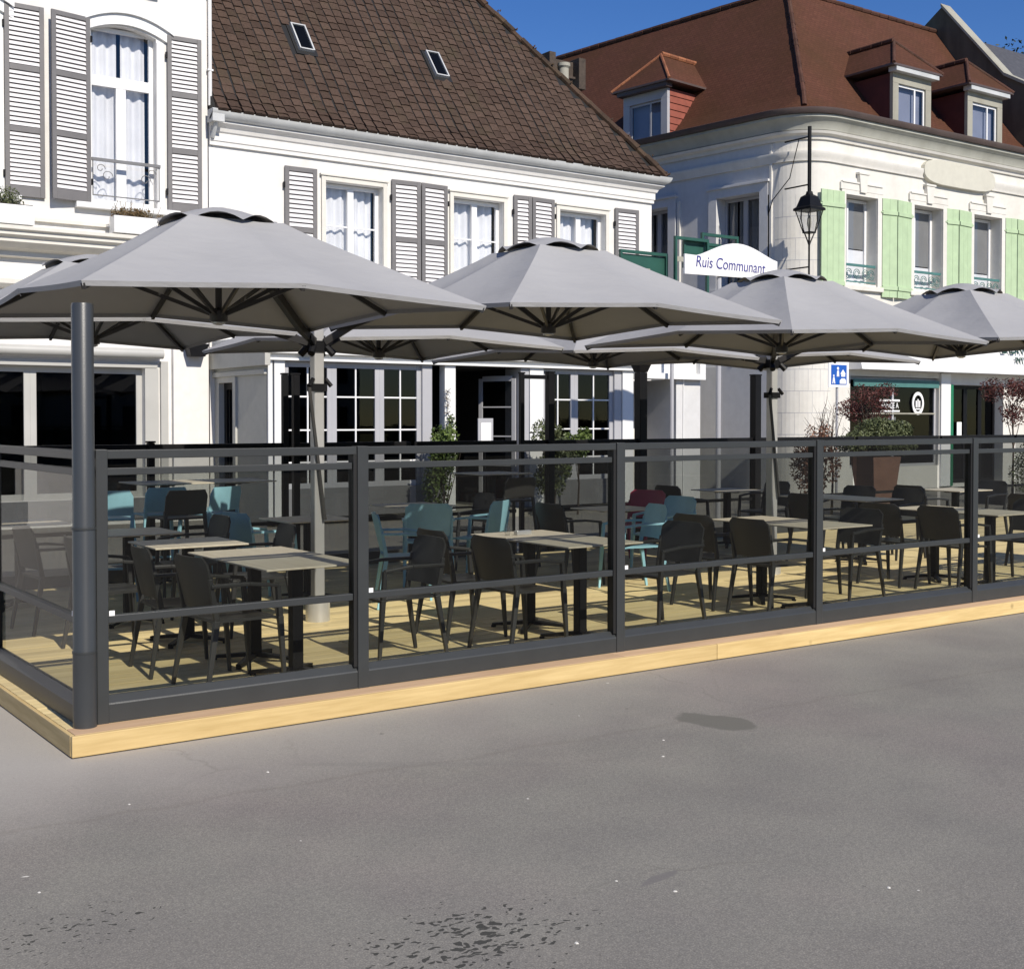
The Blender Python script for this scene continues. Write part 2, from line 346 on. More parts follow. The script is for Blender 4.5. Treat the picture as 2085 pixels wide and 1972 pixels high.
def thing(name,label,cat,loc=(0,0,0),rz=0,group=None,local=False):
    o=bpy.data.objects.new(name,None);COL.objects.link(o);o.location=loc;o.rotation_euler=(0,0,rz);o['label']=label;o['category']=cat
    o.empty_display_size=.2
    if group:o['group']=group
    if local:o['_local']=1
    bpy.context.view_layer.update() if False else None
    o.matrix_basis=Matrix.Translation(loc)@Matrix.Rotation(rz,4,'Z')
    return o
def tag(o,label,cat,group=None,kind=None):
    if label:o['label']=label
    if cat:o['category']=cat
    if group:o['group']=group
    if kind:o['kind']=kind
    return o
def dup(root,loc,rz,label,group=None):
    r=root.copy();COL.objects.link(r);r.matrix_basis=Matrix.Translation(loc)@Matrix.Rotation(rz,4,'Z');r['label']=label
    if group:r['group']=group
    def rec(src,dst):
        for ch in list(src.children):
            c=ch.copy();COL.objects.link(c);c.parent=dst;rec(ch,c)
    rec(root,r);return r
def text(s,size,depth,T,m,name,parent,label=None,shear=0,sx=1):
    cu=bpy.data.curves.new('t','FONT');cu.body=s;cu.size=size;cu.extrude=depth;cu.align_x='CENTER';cu.align_y='CENTER';cu.shear=shear
    ob=bpy.data.objects.new('t',cu);COL.objects.link(ob);bpy.context.view_layer.update()
    me=bpy.data.meshes.new_from_object(ob.evaluated_get(bpy.context.evaluated_depsgraph_get()));bpy.data.objects.remove(ob)
    A=T@Matrix.Rotation(R(90),4,'X')@Matrix.Diagonal((sx,1,1,1));me.transform(A);me.materials.clear();me.materials.append(M[m]);me.name=name
    o=bpy.data.objects.new(name,me);COL.objects.link(o)
    if parent is not None:o.parent=parent;o.matrix_parent_inverse=parent.matrix_basis.inverted()
    if label:o['label']=label
    return o
def TR(x,y,z=0): return Matrix.Translation((x,y,z))

# ------------------------------------------------------------------ ground
g=MB();g.box(-90,110,-60,160,-.6,0);tag(g.out('asphalt_ground','asphalt'),None,None,kind='structure')

# ------------------------------------------------------------------ windows
def window(par,x0,x1,z0,z1,y,cols=2,bars=(),fr=.055,mid=.11,frame='pvc',glass='gwin',curtain='curtain',T=None,sill=None,transom=None,barw=.022,gap=.5,name='window',inside=.55,barmat=None,drape=True):
    """frame at depth y (towards +y inside)"""
    m=MB(T);m.box(x0,x0+fr,y,y+.06,z0,z1);m.box(x1-fr,x1,y,y+.06,z0,z1);m.box(x0+fr,x1-fr,y,y+.06,z1-fr,z1);m.box(x0+fr,x1-fr,y,y+.06,z0,z0+fr)
    for k in range(1,cols):
        c=x0+(x1-x0)*k/cols;m.box(c-mid/2,c+mid/2,y-.008,y+.058,z0+fr,(transom[0] if transom else z1-fr))
    if transom: m.box(x0+fr,x1-fr,y-.012,y+.055,transom[0],transom[1])
    o=m.out(name,frame,par,bevel=.004)
    if bars:
        b=MB(T)
        for k in range(cols):
            a=x0+(x1-x0)*k/cols+(fr if k==0 else mid/2);c=x0+(x1-x0)*(k+1)/cols-(fr if k==cols-1 else mid/2)
            zb=[q for q in bars if not isinstance(q,str)]
            vs='v' in bars
            cs=[(a+c)/2] if vs else []
            for zq in zb:
                if vs: b.box(a,(a+c)/2-barw/2,y+.012,y+.045,zq-barw/2,zq+barw/2);b.box((a+c)/2+barw/2,c,y+.012,y+.045,zq-barw/2,zq+barw/2)
                else: b.box(a,c,y+.012,y+.045,zq-barw/2,zq+barw/2)
            for q in cs:b.box(q-barw/2,q+barw/2,y+.010,y+.047,z0+fr,z1-fr)
        ob=b.out('glazing_bar',barmat or frame,o); ob.matrix_parent_inverse=Matrix()
        if par is not None: ob.matrix_parent_inverse=(par.matrix_basis@o.matrix_parent_inverse).inverted()
    def sub(mb,nm,mt,**k):
        q=mb.out(nm,mt,o,**k); q.matrix_parent_inverse=(par.matrix_basis@o.matrix_parent_inverse).inverted(); return q
    sub(MB(T).quad((x0+.02,y+.03,z0+.02),(x1-.02,y+.03,z0+.02),(x1-.02,y+.03,z1-.02),(x0+.02,y+.03,z1-.02)),'glass',glass)
    if curtain and drape:
        c=MB(T);rs=random.Random(int(x0*97+z0*13));cut=x0+(x1-x0)*gap
        for a,b in ((x0+.03,cut-.03),(cut+.03,x1-.10)):
            if b-a<.08: continue
            n=int((b-a)/.018)+2;ph=rs.random()*6
            vs=[];fs=[]
            for i in range(n):
                x=a+(b-a)*i/(n-1);d=.03*math.sin(i*.62+ph)+.02*math.sin(i*.23+ph*2)
                vs+= [(x,y+.15+d*.6,z0+.02),(x,y+.15+d,z1-.02)]
            fs=[(2*i,2*i+2,2*i+3,2*i+1) for i in range(n-1)]
            c.add(vs,fs)
        c.sm=True;sub(c,'curtain',curtain)
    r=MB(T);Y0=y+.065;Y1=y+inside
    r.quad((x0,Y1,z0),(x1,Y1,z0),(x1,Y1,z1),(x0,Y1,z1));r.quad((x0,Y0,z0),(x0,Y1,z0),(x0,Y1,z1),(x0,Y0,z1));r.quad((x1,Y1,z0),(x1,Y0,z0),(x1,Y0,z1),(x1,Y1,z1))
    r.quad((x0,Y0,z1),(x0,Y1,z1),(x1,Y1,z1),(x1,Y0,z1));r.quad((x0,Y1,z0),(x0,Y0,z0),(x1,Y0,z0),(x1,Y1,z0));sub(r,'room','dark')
    if sill: sub(MB(T).box(x0-sill[0],x1+sill[0],sill[1],y,z0-.07,z0-.002),'sill',sill[2],bevel=.008)
    return o
def louvre(par,x0,x1,z0,z1,y,divs,ang=0,hinge='l',label=None,T=None,step=.075,fw=.075,bot=.17):
    """louvred shutter leaf, in plane y, optional opening angle about hinge"""
    ang=-abs(ang) if hinge=='l' else abs(ang);hx=x0 if hinge=='l' else x1
    L=(T or Matrix())@TR(hx,y,0)@Matrix.Rotation(R(ang),4,'Z')@TR(-hx,0,0)
    f=MB(L);f.box(x0,x0+fw,-.04,0,z0,z1);f.box(x1-fw,x1,-.04,0,z0,z1)
    zs=[z0]+[z0+(z1-z0)*d for d in divs]+[z1]
    f.box(x0+fw,x1-fw,-.038,-.002,z0,z0+bot);f.box(x0+fw,x1-fw,-.038,-.002,z1-fw,z1)
    for q in zs[1:-1]:f.box(x0+fw,x1-fw,-.038,-.002,q-.045,q+.045)
    o=f.out('shutter','shgrey',par,bevel=.004,label=label)
    s=MB(L)
    for k in range(len(zs)-1):
        a=zs[k]+(bot if k==0 else .045);b=zs[k+1]-(fw if k==len(zs)-2 else .045);n=max(2,int(round((b-a)/step)))
        for i in range(n):
            zc=a+(b-a)*(i+.5)/n;h=(b-a)/n
            s.add([(x0+fw,-.036,zc-h*.36),(x1-fw,-.036,zc-h*.36),(x1-fw,-.014,zc+h*.36),(x0+fw,-.014,zc+h*.36),
                   (x0+fw,-.030,zc-h*.40),(x1-fw,-.030,zc-h*.40),(x1-fw,-.008,zc+h*.33),(x0+fw,-.008,zc+h*.33)],[(0,1,2,3),(7,6,5,4),(0,4,5,1),(3,2,6,7)])
    q=s.out('louvre_slats','slat',o);q.matrix_parent_inverse=(par.matrix_basis@o.matrix_parent_inverse).inverted()
    bk=MB(L).box(x0+fw,x1-fw,-.004,-.001,z0+bot,z1-fw).out('slat_shadow_sheet','shgrey',o);bk.matrix_parent_inverse=(par.matrix_basis@o.matrix_parent_inverse).inverted()  # grey sheet painted as the shadow between the slats
    for zz in (z0+.35,z1-.35):
        e=x0-.03 if hinge=='l' else x1; hq=MB(L).box(e,e+.03,-.05,.0,zz-.05,zz+.05).out('hinge','black',o);hq.matrix_parent_inverse=(par.matrix_basis@o.matrix_parent_inverse).inverted()
    return o
def planter_leaves(mb,cx,cy,cz,rx,ry,rz,n,s,rnd,flat=0):
    for i in range(n):
        while True:
            p=Vector((rnd.uniform(-1,1),rnd.uniform(-1,1),rnd.uniform(-1,1)))
            if p.length<1: break
        p=Vector((cx+p.x*rx,cy+p.y*ry,cz+p.z*rz));a=Vector((rnd.gauss(0,1),rnd.gauss(0,1),rnd.gauss(0,1))).normalized();b=a.orthogonal().normalized()
        b=Matrix.Rotation(rnd.uniform(0,6.28),3,a)@b;k=s*rnd.uniform(.6,1.3);c=a.cross(b)
        mb.add([tuple(p-b*k),tuple(p+c*k*.45),tuple(p+b*k),tuple(p-c*k*.45)],[(0,1,2,3)])

FY=14.4
# ================================================================== left building (tall white house)
LB=thing('town_house','tall white rendered house at the left with grey louvred shutters and a shopfront below','house',(0,FY,0))
W0,W1=-9.0,6.44
holes=[(4.40,5.52,5.40,8.42),(1.75,2.88,5.40,8.42),(-3.4,5.28,.45,2.66,.22)]
m=MB(TR(0,FY));m.wall(W0,W1,0,12.2,holes,0,.24)
m.quad((W1,0,0),(W1,9,0),(W1,9,12.2),(W1,0,12.2));m.quad((W0,9,0),(W0,0,0),(W0,0,12.2),(W0,9,12.2));m.quad((W1,9,0),(W0,9,0),(W0,9,12.2),(W1,9,12.2))
for a,b in ((4.40,5.52),(1.75,2.88)):   # segmental heads
    n=12
    for i in range(n):
        xa=a+(b-a)*i/n;xb=a+(b-a)*(i+1)/n
        f=lambda x:8.42-.12*((2*(x-a)/(b-a)-1)**2)
        m.quad((xa,-.003,f(xa)),(xb,-.003,f(xb)),(xb,-.003,8.43),(xa,-.003,8.43));m.quad((xa,-.003,f(xa)),(xa,.2,f(xa)),(xb,.2,f(xb)),(xb,-.003,f(xb)))
m.out('wall','white',LB)
MB(TR(0,FY)).add([(W0,-.3,12.1),(W1,-.3,12.1),(W1,4.5,17.5),(W0,4.5,17.5),(W1,9.2,12.1),(W0,9.2,12.1)],[(0,1,2,3),(3,2,4,5),(1,4,2),(0,3,5)]).out('roof','slate',LB)
for a,b,dr in ((4.40,5.52,True),(1.75,2.88,True)):
    h=MB(TR(0,FY));n=16;prev=None;ex=.17
    A=a-ex;B=b+ex+.12
    for lo,hi,pr in ((.02,.20,.05),(.20,.27,.10)):
        for i in range(n):
            xa=A+(B-A)*i/n;xb=A+(B-A)*(i+1)/n
            za=8.42-.12*((2*(xa-(A+B)/2)/(b-a))**2);zb=8.42-.12*((2*(xb-(A+B)/2)/(b-a))**2)
            h.add([(xa,-pr,za+lo),(xb,-pr,zb+lo),(xb,-pr,zb+hi),(xa,-pr,za+hi),(xa,0,za+lo),(xb,0,zb+lo),(xb,0,zb+hi),(xa,0,za+hi)],[(0,1,2,3),(0,4,5,1),(3,2,6,7),(0,3,7,4),(1,5,6,2)])
    h.box(a-.13,a-.004,-.03,0,5.40,8.24);h.box(b+.004,b+.13,-.03,0,5.40,8.24)
    h.out('window_surround','trim',LB)
    window(LB,a,b,5.42,8.40,.16,2,(),fr=.07,mid=.17,T=TR(0,FY),transom=(7.40,7.58),gap=.50)
    MB(TR(0,FY)).box(a-.28,b+.38,-.13,-.002,5.29,5.385).out('window_sill','trim',LB,bevel=.012)
    r=MB(TR(0,FY));r.box(a+.0,b+.05,-.055,-.01,6.10,6.15);r.box(a+.02,b+.03,-.04,-.02,5.52,5.54)
    for s0,sg in ((a+.02,1),(b+.03,-1)):
        r.bar((s0,-.03,5.52),(s0,-.03,6.12),.016)
        for cx,cz,rr in ((.13,5.98,.08),(.24,5.86,.10)):
            pts=[(s0+sg*cx+rr*math.cos(t)*(1-t/9),-.03,cz+rr*math.sin(t)*(1-t/9)) for t in [k*.45 for k in range(15)]]
            r.tube(pts,.007,5)
    r.out('guard_rail','gunmetal',LB,smooth=False)
louvre(LB,3.02,3.64,5.38,8.47,FY-.02,(.35,.67),0,'l')
louvre(LB,3.71,4.37,5.38,8.44,FY-.05,(.35,.67),-9,'r')
louvre(LB,5.70,6.30,5.36,8.40,FY-.03,(.35,.67),3,'l')
louvre(LB,.95,1.62,5.38,8.44,FY-.03,(.35,.67),0,'r')
MB(TR(0,FY)).box(5.28,5.55,-.06,-.02,8.98,11.0).out('upper_shutter','shgrey',LB,bevel=.004)
# entablature over the shopfront
m=MB(TR(0,FY));m.sweep([(-.002,4.86),(-.52,4.84),(-.52,4.78),(-.46,4.76),(-.46,4.70),(-.38,4.66),(-.38,4.60),(-.25,4.52),(-.12,4.48),(-.12,4.40),(-.002,4.38)],W0,W1-.05);m.out('cornice','cream',LB,bevel=.004)
m=MB(TR(0,FY));m.box(W0,W1-.08,-.07,-.002,5.0,5.06);m.out('string_course','cream',LB)
m=MB(TR(0,FY));m.sweep([(-.002,4.05),(-.14,4.03),(-.14,3.96),(-.08,3.90),(-.002,3.88)],W0,5.75);m.out('moulding','cream',LB)
MB(TR(0,FY)).box(5.76,6.40,-.10,-.002,.12,3.3).out('pilaster','white',LB,bevel=.01)
m=MB(TR(0,FY));m.lathe([(.03,0),(.03,1)],n=8) if False else None
m.tube([(6.47,-.05,12),(6.47,-.05,7.3)],.035,10)
for z in (7.9,9.2,10.6):m.box(6.42,6.52,-.09,0,z,z+.03)
m.out('downpipe','trim',LB)
# roller awning box, shopfront frames
m=MB(TR(0,FY));m.tube([(-3.3,-.16,2.90),(5.55,-.16,2.90)],.085,16);m.out('awning_roller','mullbeige',LB)
m=MB(TR(0,FY));m.box(-3.5,5.5,-.05,-.002,2.66,2.76);m.box(5.28,5.52,-.04,-.002,.4,2.655);m.box(5.55,5.68,-.07,-.002,.2,2.78);m.out('shopfront_surround','mullbeige',LB,bevel=.006)
xs=[-3.4,-2.2,-1.1,0,1.1,2.2,3.42,4.30,5.28]
for i in range(len(xs)-1):
    a,b=xs[i],xs[i+1]
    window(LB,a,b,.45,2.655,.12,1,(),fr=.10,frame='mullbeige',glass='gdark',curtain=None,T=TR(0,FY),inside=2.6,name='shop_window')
MB(TR(0,FY)).box(-3.45,5.30,-.06,-.002,.10,.44).out('plinth','gunmetal',LB)
# speaker on pilaster
sp=thing('wall_speaker','black loudspeaker hung high on the white pilaster beside the left shopfront','speaker',(6.12,FY-.12,2.95))
m=MB(TR(6.12,FY-.12,2.95));m.add([(-.19,0,.16),(.19,0,.16),(.22,-.02,.16),(-.19,-.24,.14),(.19,-.24,.14),(-.14,-.02,-.08),(.14,-.02,-.08),(-.13,-.22,-.08),(.13,-.22,-.08)],[(0,1,4,3),(0,3,7,5),(1,6,8,4),(5,7,8,6),(3,4,8,7),(0,5,6,1)]);m.out('cabinet','black',sp,bevel=.01)
MB(TR(6.12,FY-.12,2.95)).box(-.03,.03,-.02,.09,.0,.06).out('bracket','black',sp)
# flower boxes
for x0,x1,y0,z0,z1,lab,seed in ((4.62,5.36,FY-.50,4.865,5.15,'white flower box with dry heather under the arched window of the left house',3),(2.25,3.36,FY-.47,4.865,5.17,'white flower box with a mossy cushion plant at the far left of the ledge',5)):
    t=thing('flower_box',lab,'flower box',((x0+x1)/2,y0+.12,z0),group='flower boxes on the ledge of the left house')
    m=MB();m.box(x0,x1,y0,y0+.26,z0,z1);m.out('box','trim',t,bevel=.01)
    MB().box(x0+.02,x1-.02,y0+.02,y0+.24,z1+.001,z1+.012).out('soil','soil',t)
    rr=random.Random(seed);m=MB()
    for k in range(9 if seed==3 else 5):
        cx=rr.uniform(x0+.03,x1-.02) if seed==3 else rr.uniform(x1-.75,x1-.18)
        planter_leaves(m,cx,y0+.11,z1+.06,.11,.11,.10 if seed==3 else .16,150,.02,rr)
    if seed==3:
        planter_leaves(m,x1+.05,y0+.02,z1-.08,.09,.1,.16,260,.02,rr)
        for k in range(16):
            x=rr.uniform(x0,x1);m.bar((x,y0+.1,z1),(x+rr.uniform(-.08,.08),y0+.05,z1+rr.uniform(.12,.28)),.006);
    else: planter_leaves(m,x1-.42,y0+.12,z1+.13,.26,.14,.17,700,.02,rr)
    m.out('plants','flower' if seed==3 else 'leafb',t)

# ================================================================== middle building (white house under brown tiled roof)
MBD=thing('town_house','low white house with a steep dark brown tiled roof and grey shutters in the middle','house',(0,FY,0))
X0,X1=6.46,16.88
win=[(8.74,9.96),(11.58,12.80),(14.26,15.52)]
holes=[(a,b,4.12,6.24) for a,b in win]
m=MB(TR(0,FY));m.wall(X0,X1,0,7.0,holes,0,.22);m.quad((X1,0,0),(X1,8.5,0),(X1,8.5,7),(X1,0,7));m.quad((X0,8.5,0),(X1,8.5,0),(X1,8.5,7),(X0,8.5,7));m.quad((X0,0,0),(X0,8.5,0),(X0,8.5,7),(X0,0,7));m.out('wall','white',MBD)
for a,b in win:
    m=MB(TR(0,FY));m.box(a-.09,a-.003,-.045,0,4.12,6.33);m.box(b+.003,b+.09,-.045,0,4.12,6.33);m.box(a-.003,b+.003,-.045,0,6.243,6.33)
    m.box(a-.12,b+.12,-.07,0,6.333,6.37);m.out('window_surround','cream',MBD,bevel=.004)
    window(MBD,a,b,4.14,6.23,.15,2,(4.80,5.44),fr=.075,mid=.13,T=TR(0,FY),gap=.55,sill=(.0,.0,'trim'),barw=.028)
    MB(TR(0,FY)).box(a-.1,b+.1,-.10,-.002,4.02,4.115).out('window_sill','trim',MBD,bevel=.01)
for a,b,hg,an in ((7.90,8.54,'l',2),(10.15,10.775,'l',4),(10.80,11.42,'r',-3),(13.05,13.48,'l',6),(13.50,14.10,'r',-3),(15.78,16.44,'l',2)):
    louvre(MBD,a,b,4.12,6.42,FY-.02,(.50,),an,hg,step=.085,fw=.085,bot=.12)
# cornice and gutter with return at the right end
def prof_ret(m,prof,x0,x1,dep=3.0):
    """prof (out,z) swept along x front then returning back at x1 (mitred)"""
    n=len(prof);vs=[]
    for (o,z) in prof: vs+=[(x0,-o,z),(x1+o,-o,z),(x1+o,dep,z)]
    fs=[]
    for i in range(n):
        j=(i+1)%n
        fs+=[(3*i,3*i+1,3*j+1,3*j),(3*i+1,3*i+2,3*j+2,3*j+1)]
    fs.append(tuple(3*i for i in range(n)));m.add(vs,fs)
m=MB(TR(0,FY));prof_ret(m,[(0.002,6.62),(.05,6.62),(.05,6.69),(.07,6.70),(.07,6.84),(.10,6.86),(.13,6.93),(.22,6.99),(.22,7.02),(.002,7.02)],X0,X1-.02);m.out('cornice','white',MBD,bevel=.004)
m=MB(TR(0,FY));prof_ret(m,[(.18,7.025),(.24,7.03),(.31,7.07),(.35,7.13),(.36,7.18),(.34,7.185),(.33,7.14),(.2,7.06)],X0-.06,X1-.05);m.out('gutter','zinc',MBD,smooth=True)
m=MB(TR(0,FY));m.tube([(6.50,-.28,7.05),(6.50,-.2,6.9),(6.50,-.08,6.75)],.04,10);m.box(6.40,6.62,-.34,-.1,6.98,7.2);m.out('rainwater_head','zinc',MBD)
# roof: steep plane with hip at right, real tiles
EY,EZ,SL=FY-.30,7.16,R(54);CS,SN=math.cos(SL),math.sin(SL)
RH=4.6 # run
def rp(x,d,off=0): return (x,EY+d*CS-off*SN,EZ+d*SN+off*CS)
HX=17.05
m=MB();rl=RH/CS
m.quad(rp(6.46,0),rp(HX,0),rp(HX-RH,rl),rp(6.46,rl))
bx=HX;m.add([(HX,EY,EZ),(HX,EY+2*RH,EZ),(HX-RH,EY+RH,EZ+RH*math.tan(SL))],[(0,1,2)])
m.quad((HX,EY+2*RH,EZ),(6.46,EY+2*RH,EZ),(6.46,EY+RH,EZ+RH*math.tan(SL)),(HX-RH,EY+RH,EZ+RH*math.tan(SL)))
m.quad((6.46,EY,EZ),(6.46,EY+2*RH,EZ),(6.46,EY+RH,EZ+RH*math.tan(SL)),(6.46,EY+RH,EZ+RH*math.tan(SL)))
roof=m.out('roof','gasket',MBD)
rr=random.Random(11);m=MB();cw,rw=.225,.215
skl=[(8.60,9.02,2.02,2.92),(11.68,12.10,2.0,2.9)]
nc=int((HX-6.46)/cw)+1
for c in range(nc):
    xb=6.48+c*cw;offr=rr.uniform(0,rw)*.55+(c%2)*rw*.3
    d=-.03-offr
    while d<rl:
        h=rw+rr.uniform(-.012,.012);d0=max(d,-.03);d1=d+h
        sway=.03*math.sin(d*1.1+c*.07)+.02*math.sin(c*.55+d*.5)
        xa=xb+.014+rr.uniform(-.005,.005);xc=xb+cw-.018+rr.uniform(-.004,.004)
        mid=(d0+d1)/2
        if d1-d0>.05 and xc+.02<HX-mid*CS and not any(a-.12<xb+sway+.1<b+.02 and q<mid<r_ for a,b,q,r_ in skl):
            up=.024+rr.uniform(-.005,.007);lo=.010+rr.uniform(-.002,.002);tw=rr.uniform(-.006,.006)
            fl=max(0,.5-d0)*.16   # bellcast
            fl1=max(0,.5-d1)*.16
            s0=sway;vs=[]
            for (x,dd,o) in ((xa,d0,up+fl+tw),((xa+xc)/2,d0,up+fl+.012),(xc,d0,up+fl-tw),(xa,d1-.004,lo+fl1),((xa+xc)/2,d1-.004,lo+fl1+.010),(xc,d1-.004,lo+fl1)):
                vs.append(rp(x+s0,dd,o))
            vs+=[rp(xa+s0,d0,.0),rp(xc+s0,d0,.0),rp(xa+s0,d1,-.01),rp(xc+s0,d1,-.01)]
            m.add(vs,[(0,1,4,3),(1,2,5,4),(6,7,2,1,0),(6,0,3,8),(7,9,5,2)])
        d+=h
q=m.out('roof_tiles','tile',roof);q.matrix_parent_inverse=(MBD.matrix_basis@roof.matrix_parent_inverse).inverted()
m=MB();rr=random.Random(4);L=Vector((-RH,RH,RH*math.tan(SL)));n=30;ln=L.length;ld=L.normalized();o0=Vector((HX,EY,EZ+.03))
for i in range(n):
    a=o0+ld*(ln*i/n);b=o0+ld*(ln*(i+1.12)/n);j=Vector((rr.uniform(-.015,.015),rr.uniform(-.015,.015),rr.uniform(-.01,.02)))
    m.tube([a+j,b+j+Vector((0,0,.012))],.085+rr.uniform(-.01,.01),8,.07)
    if i%2==0:
        for k in range(3):
            p=a+j+Vector((rr.uniform(-.05,.1),rr.uniform(-.1,.05),.06+rr.uniform(-.02,.02)));m.tube([p,p+Vector((.02,-.01,.035))],.022,5,.008)
q=m.out('hip_tiles','hip',roof);q.matrix_parent_inverse=(MBD.matrix_basis@roof.matrix_parent_inverse).inverted()
for a,b,d0,d1 in ((8.66,8.98,2.10,2.84),(11.74,12.06,2.08,2.82)):
    L=Matrix.Translation(rp(a,d0,.0))@Matrix.Rotation(SL,4,'X')
    m=MB(L);w=b-a;h=d1-d0
    m.box(0,.03,0,h,0,.09);m.box(w-.03,w,0,h,0,.09);m.box(.03,w-.03,0,.03,0,.085);m.box(.03,w-.03,h-.03,h,0,.088)
    sk_=m.out('skylight','zinc',MBD,bevel=.003)
    for mm,nn,mt in ((MB(L).box(-.07,w+.07,-.10,h+.07,-.005,.022),'flashing','gasket'),(MB(L).quad((.02,.02,.06),(w-.02,.02,.06),(w-.02,h-.02,.06),(.02,h-.02,.06)),'pane','gdark')):
        q=mm.out(nn,mt,sk_);q.matrix_parent_inverse=(MBD.matrix_basis@sk_.matrix_parent_inverse).inverted()
    MB(L).box(w*.2,w*.8,-.36,-.14,.028,.045).out('lead_patch','tile',MBD)
# chimney cowl behind the hip
CH=thing('chimney_cowl','weathered chimney pot with a board cowl rising behind the brown roof','chimney',(17.6,19,9))
m=MB();m.lathe([(.16,8.4),(.16,10.2),(.13,10.25),(.13,10.85),(.17,10.9),(.17,10.98)],(17.95,19),16);m.out('pot','stonepale',CH)
m=MB();m.box(17.42,17.62,18.9,19.25,10.45,11.2);m.box(18.30,18.52,18.8,19.2,10.35,11.15);m.box(17.62,18.30,19.05,19.09,10.7,11.08);m.box(17.62,18.30,18.95,18.98,10.62,10.68);m.out('cowl_boards','bark',CH,bevel=.01)

# ---- restaurant extension projecting from the middle house
EX=thing('restaurant_extension','white single-storey restaurant front with multi-paned windows and an open dark doorway','shopfront',(0,12.2,0))
EYY=12.2;T=TR(0,EYY)
m=MB(T)
pil=[(6.56,6.64),(6.67,6.86),(9.97,10.20),(11.86,12.18),(14.14,14.42)]
for a,b in pil:MB(T).box(a,b,-.03,.16,.14,2.745).out('pilaster','trim',EX,bevel=.008)
m=MB(T);m.box(6.50,14.42,-.16,.3,2.86,3.12);m.box(6.50,14.42,-.06,.25,2.79,2.858);m.box(6.50,14.45,-.10,.2,2.748,2.788)
m.out('fascia','trim',EX,bevel=.006)
m=MB(T);m.box(6.5,16.3,.31,2.18,3.0,3.16);m.out('flat_roof','zinc',EX)
m=MB(T);m.box(6.87,9.96,.0,.14,.14,.62);m.out('stall_riser','gunmetal',EX);MB(T).box(12.19,14.13,.0,.14,.14,.62).out('stall_riser','gunmetal',EX)
for q in ((9.52,9.72,0,.12,.62,2.745),(13.95,14.13,0,.12,.62,2.745),(11.66,11.85,-.01,.5,.14,2.745)):MB(T).box(*q).out('side_panel','mull',EX,bevel=.005)
for a,b,c in ((6.87,7.76,1),(7.76,8.68,1),(8.68,9.52,1),(12.19,12.98,1),(12.98,13.95,1)):
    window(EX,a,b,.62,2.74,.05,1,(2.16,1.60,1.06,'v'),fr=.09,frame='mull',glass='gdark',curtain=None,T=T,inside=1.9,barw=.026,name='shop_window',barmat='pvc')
# doorway room and open glazed door
m=MB(T);a,b=10.2,11.66
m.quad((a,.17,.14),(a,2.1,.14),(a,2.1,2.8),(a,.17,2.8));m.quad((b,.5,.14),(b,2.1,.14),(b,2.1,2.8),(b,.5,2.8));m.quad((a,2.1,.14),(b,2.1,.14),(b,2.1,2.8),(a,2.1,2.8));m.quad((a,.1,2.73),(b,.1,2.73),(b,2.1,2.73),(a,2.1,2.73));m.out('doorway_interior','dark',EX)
MB(T).box(9.9,12.1,-.3,2.1,.0,.135).out('threshold','stonepale',EX)
D=T@TR(11.62,.1)@Matrix.Rotation(R(115),4,'Z')
m=MB(D)
for q in ((0,.08,.16,2.55),(.72,.80,.16,2.55)):m.box(q[0],q[1],-.02,.02,q[2],q[3])
for z in (.16,.9,1.45,2.0,2.5):m.box(.08,.72,-.015,.015,z,z+(.10 if z in(.16,2.5) else .025))
dr=m.out('open_door','mull',EX,bevel=.003)
q=MB(D).quad((.06,0,.2),(.74,0,.2),(.74,0,2.5),(.06,0,2.5)).out('door_glass','gdark',dr);q.matrix_parent_inverse=(EX.matrix_basis@dr.matrix_parent_inverse).inverted()
# side wall with dark door (faces left)
S=TR(6.55,FY)@Matrix.Rotation(R(-90),4,'Z')   # local x runs toward the camera, y inward (+X)
m=MB(S);m.wall(.0,2.19,0,2.72,[(.18,.82,.14,2.42,.3)],0,.3);m.out('side_wall','greige',EX)
m=MB(S);m.box(0,2.35,-.10,-.002,2.66,2.95);m.box(0,2.2,-.05,-.002,2.52,2.60);m.out('side_fascia','greige',EX,bevel=.006)
m=MB(S);m.box(.185,.30,.1,.14,.14,2.415);m.box(.70,.815,.1,.14,.14,2.415);m.box(.30,.70,.1,.14,2.3,2.415);m.box(.30,.70,.1,.14,.14,.5);sd=m.out('side_door','black',EX)
q=MB(S).quad((.2,.2,.15),(.8,.2,.15),(.8,.2,2.4),(.2,.2,2.4)).out('door_panel','dark',sd);q.matrix_parent_inverse=(EX.matrix_basis@sd.matrix_parent_inverse).inverted()
MB(S).box(.88,1.0,-.04,-.002,.14,2.5).out('door_jamb','greige',EX)
# porch at the right end
m=MB(T);m.box(14.43,16.30,-.14,.4,2.60,2.72);m.box(16.14,16.30,-.14,.4,2.72,3.10);m.box(14.43,16.14,-.02,.4,2.72,3.10);m.box(14.43,16.14,-.14,-.02,3.05,3.12);m.out('porch_fascia','trim',EX,bevel=.005)
m=MB(T);m.box(14.43,15.6,1.2,1.4,.1,2.6);m.out('porch_back_wall','white',EX)
window(EX,14.95,15.35,1.15,2.15,1.12,1,(),fr=.04,frame='mull',glass='gdark',curtain=None,T=T,inside=.07,name='porch_window')
m=MB(T);m.box(15.6,15.78,.0,1.2,.1,2.6);m.box(15.80,16.3,.02,.2,.1,2.6);m.out('porch_pier','greywall',EX,bevel=.006)
m=MB(T);m.box(15.78,15.80,-.02,.3,.1,2.6);m.out('porch_trim','trim',EX)
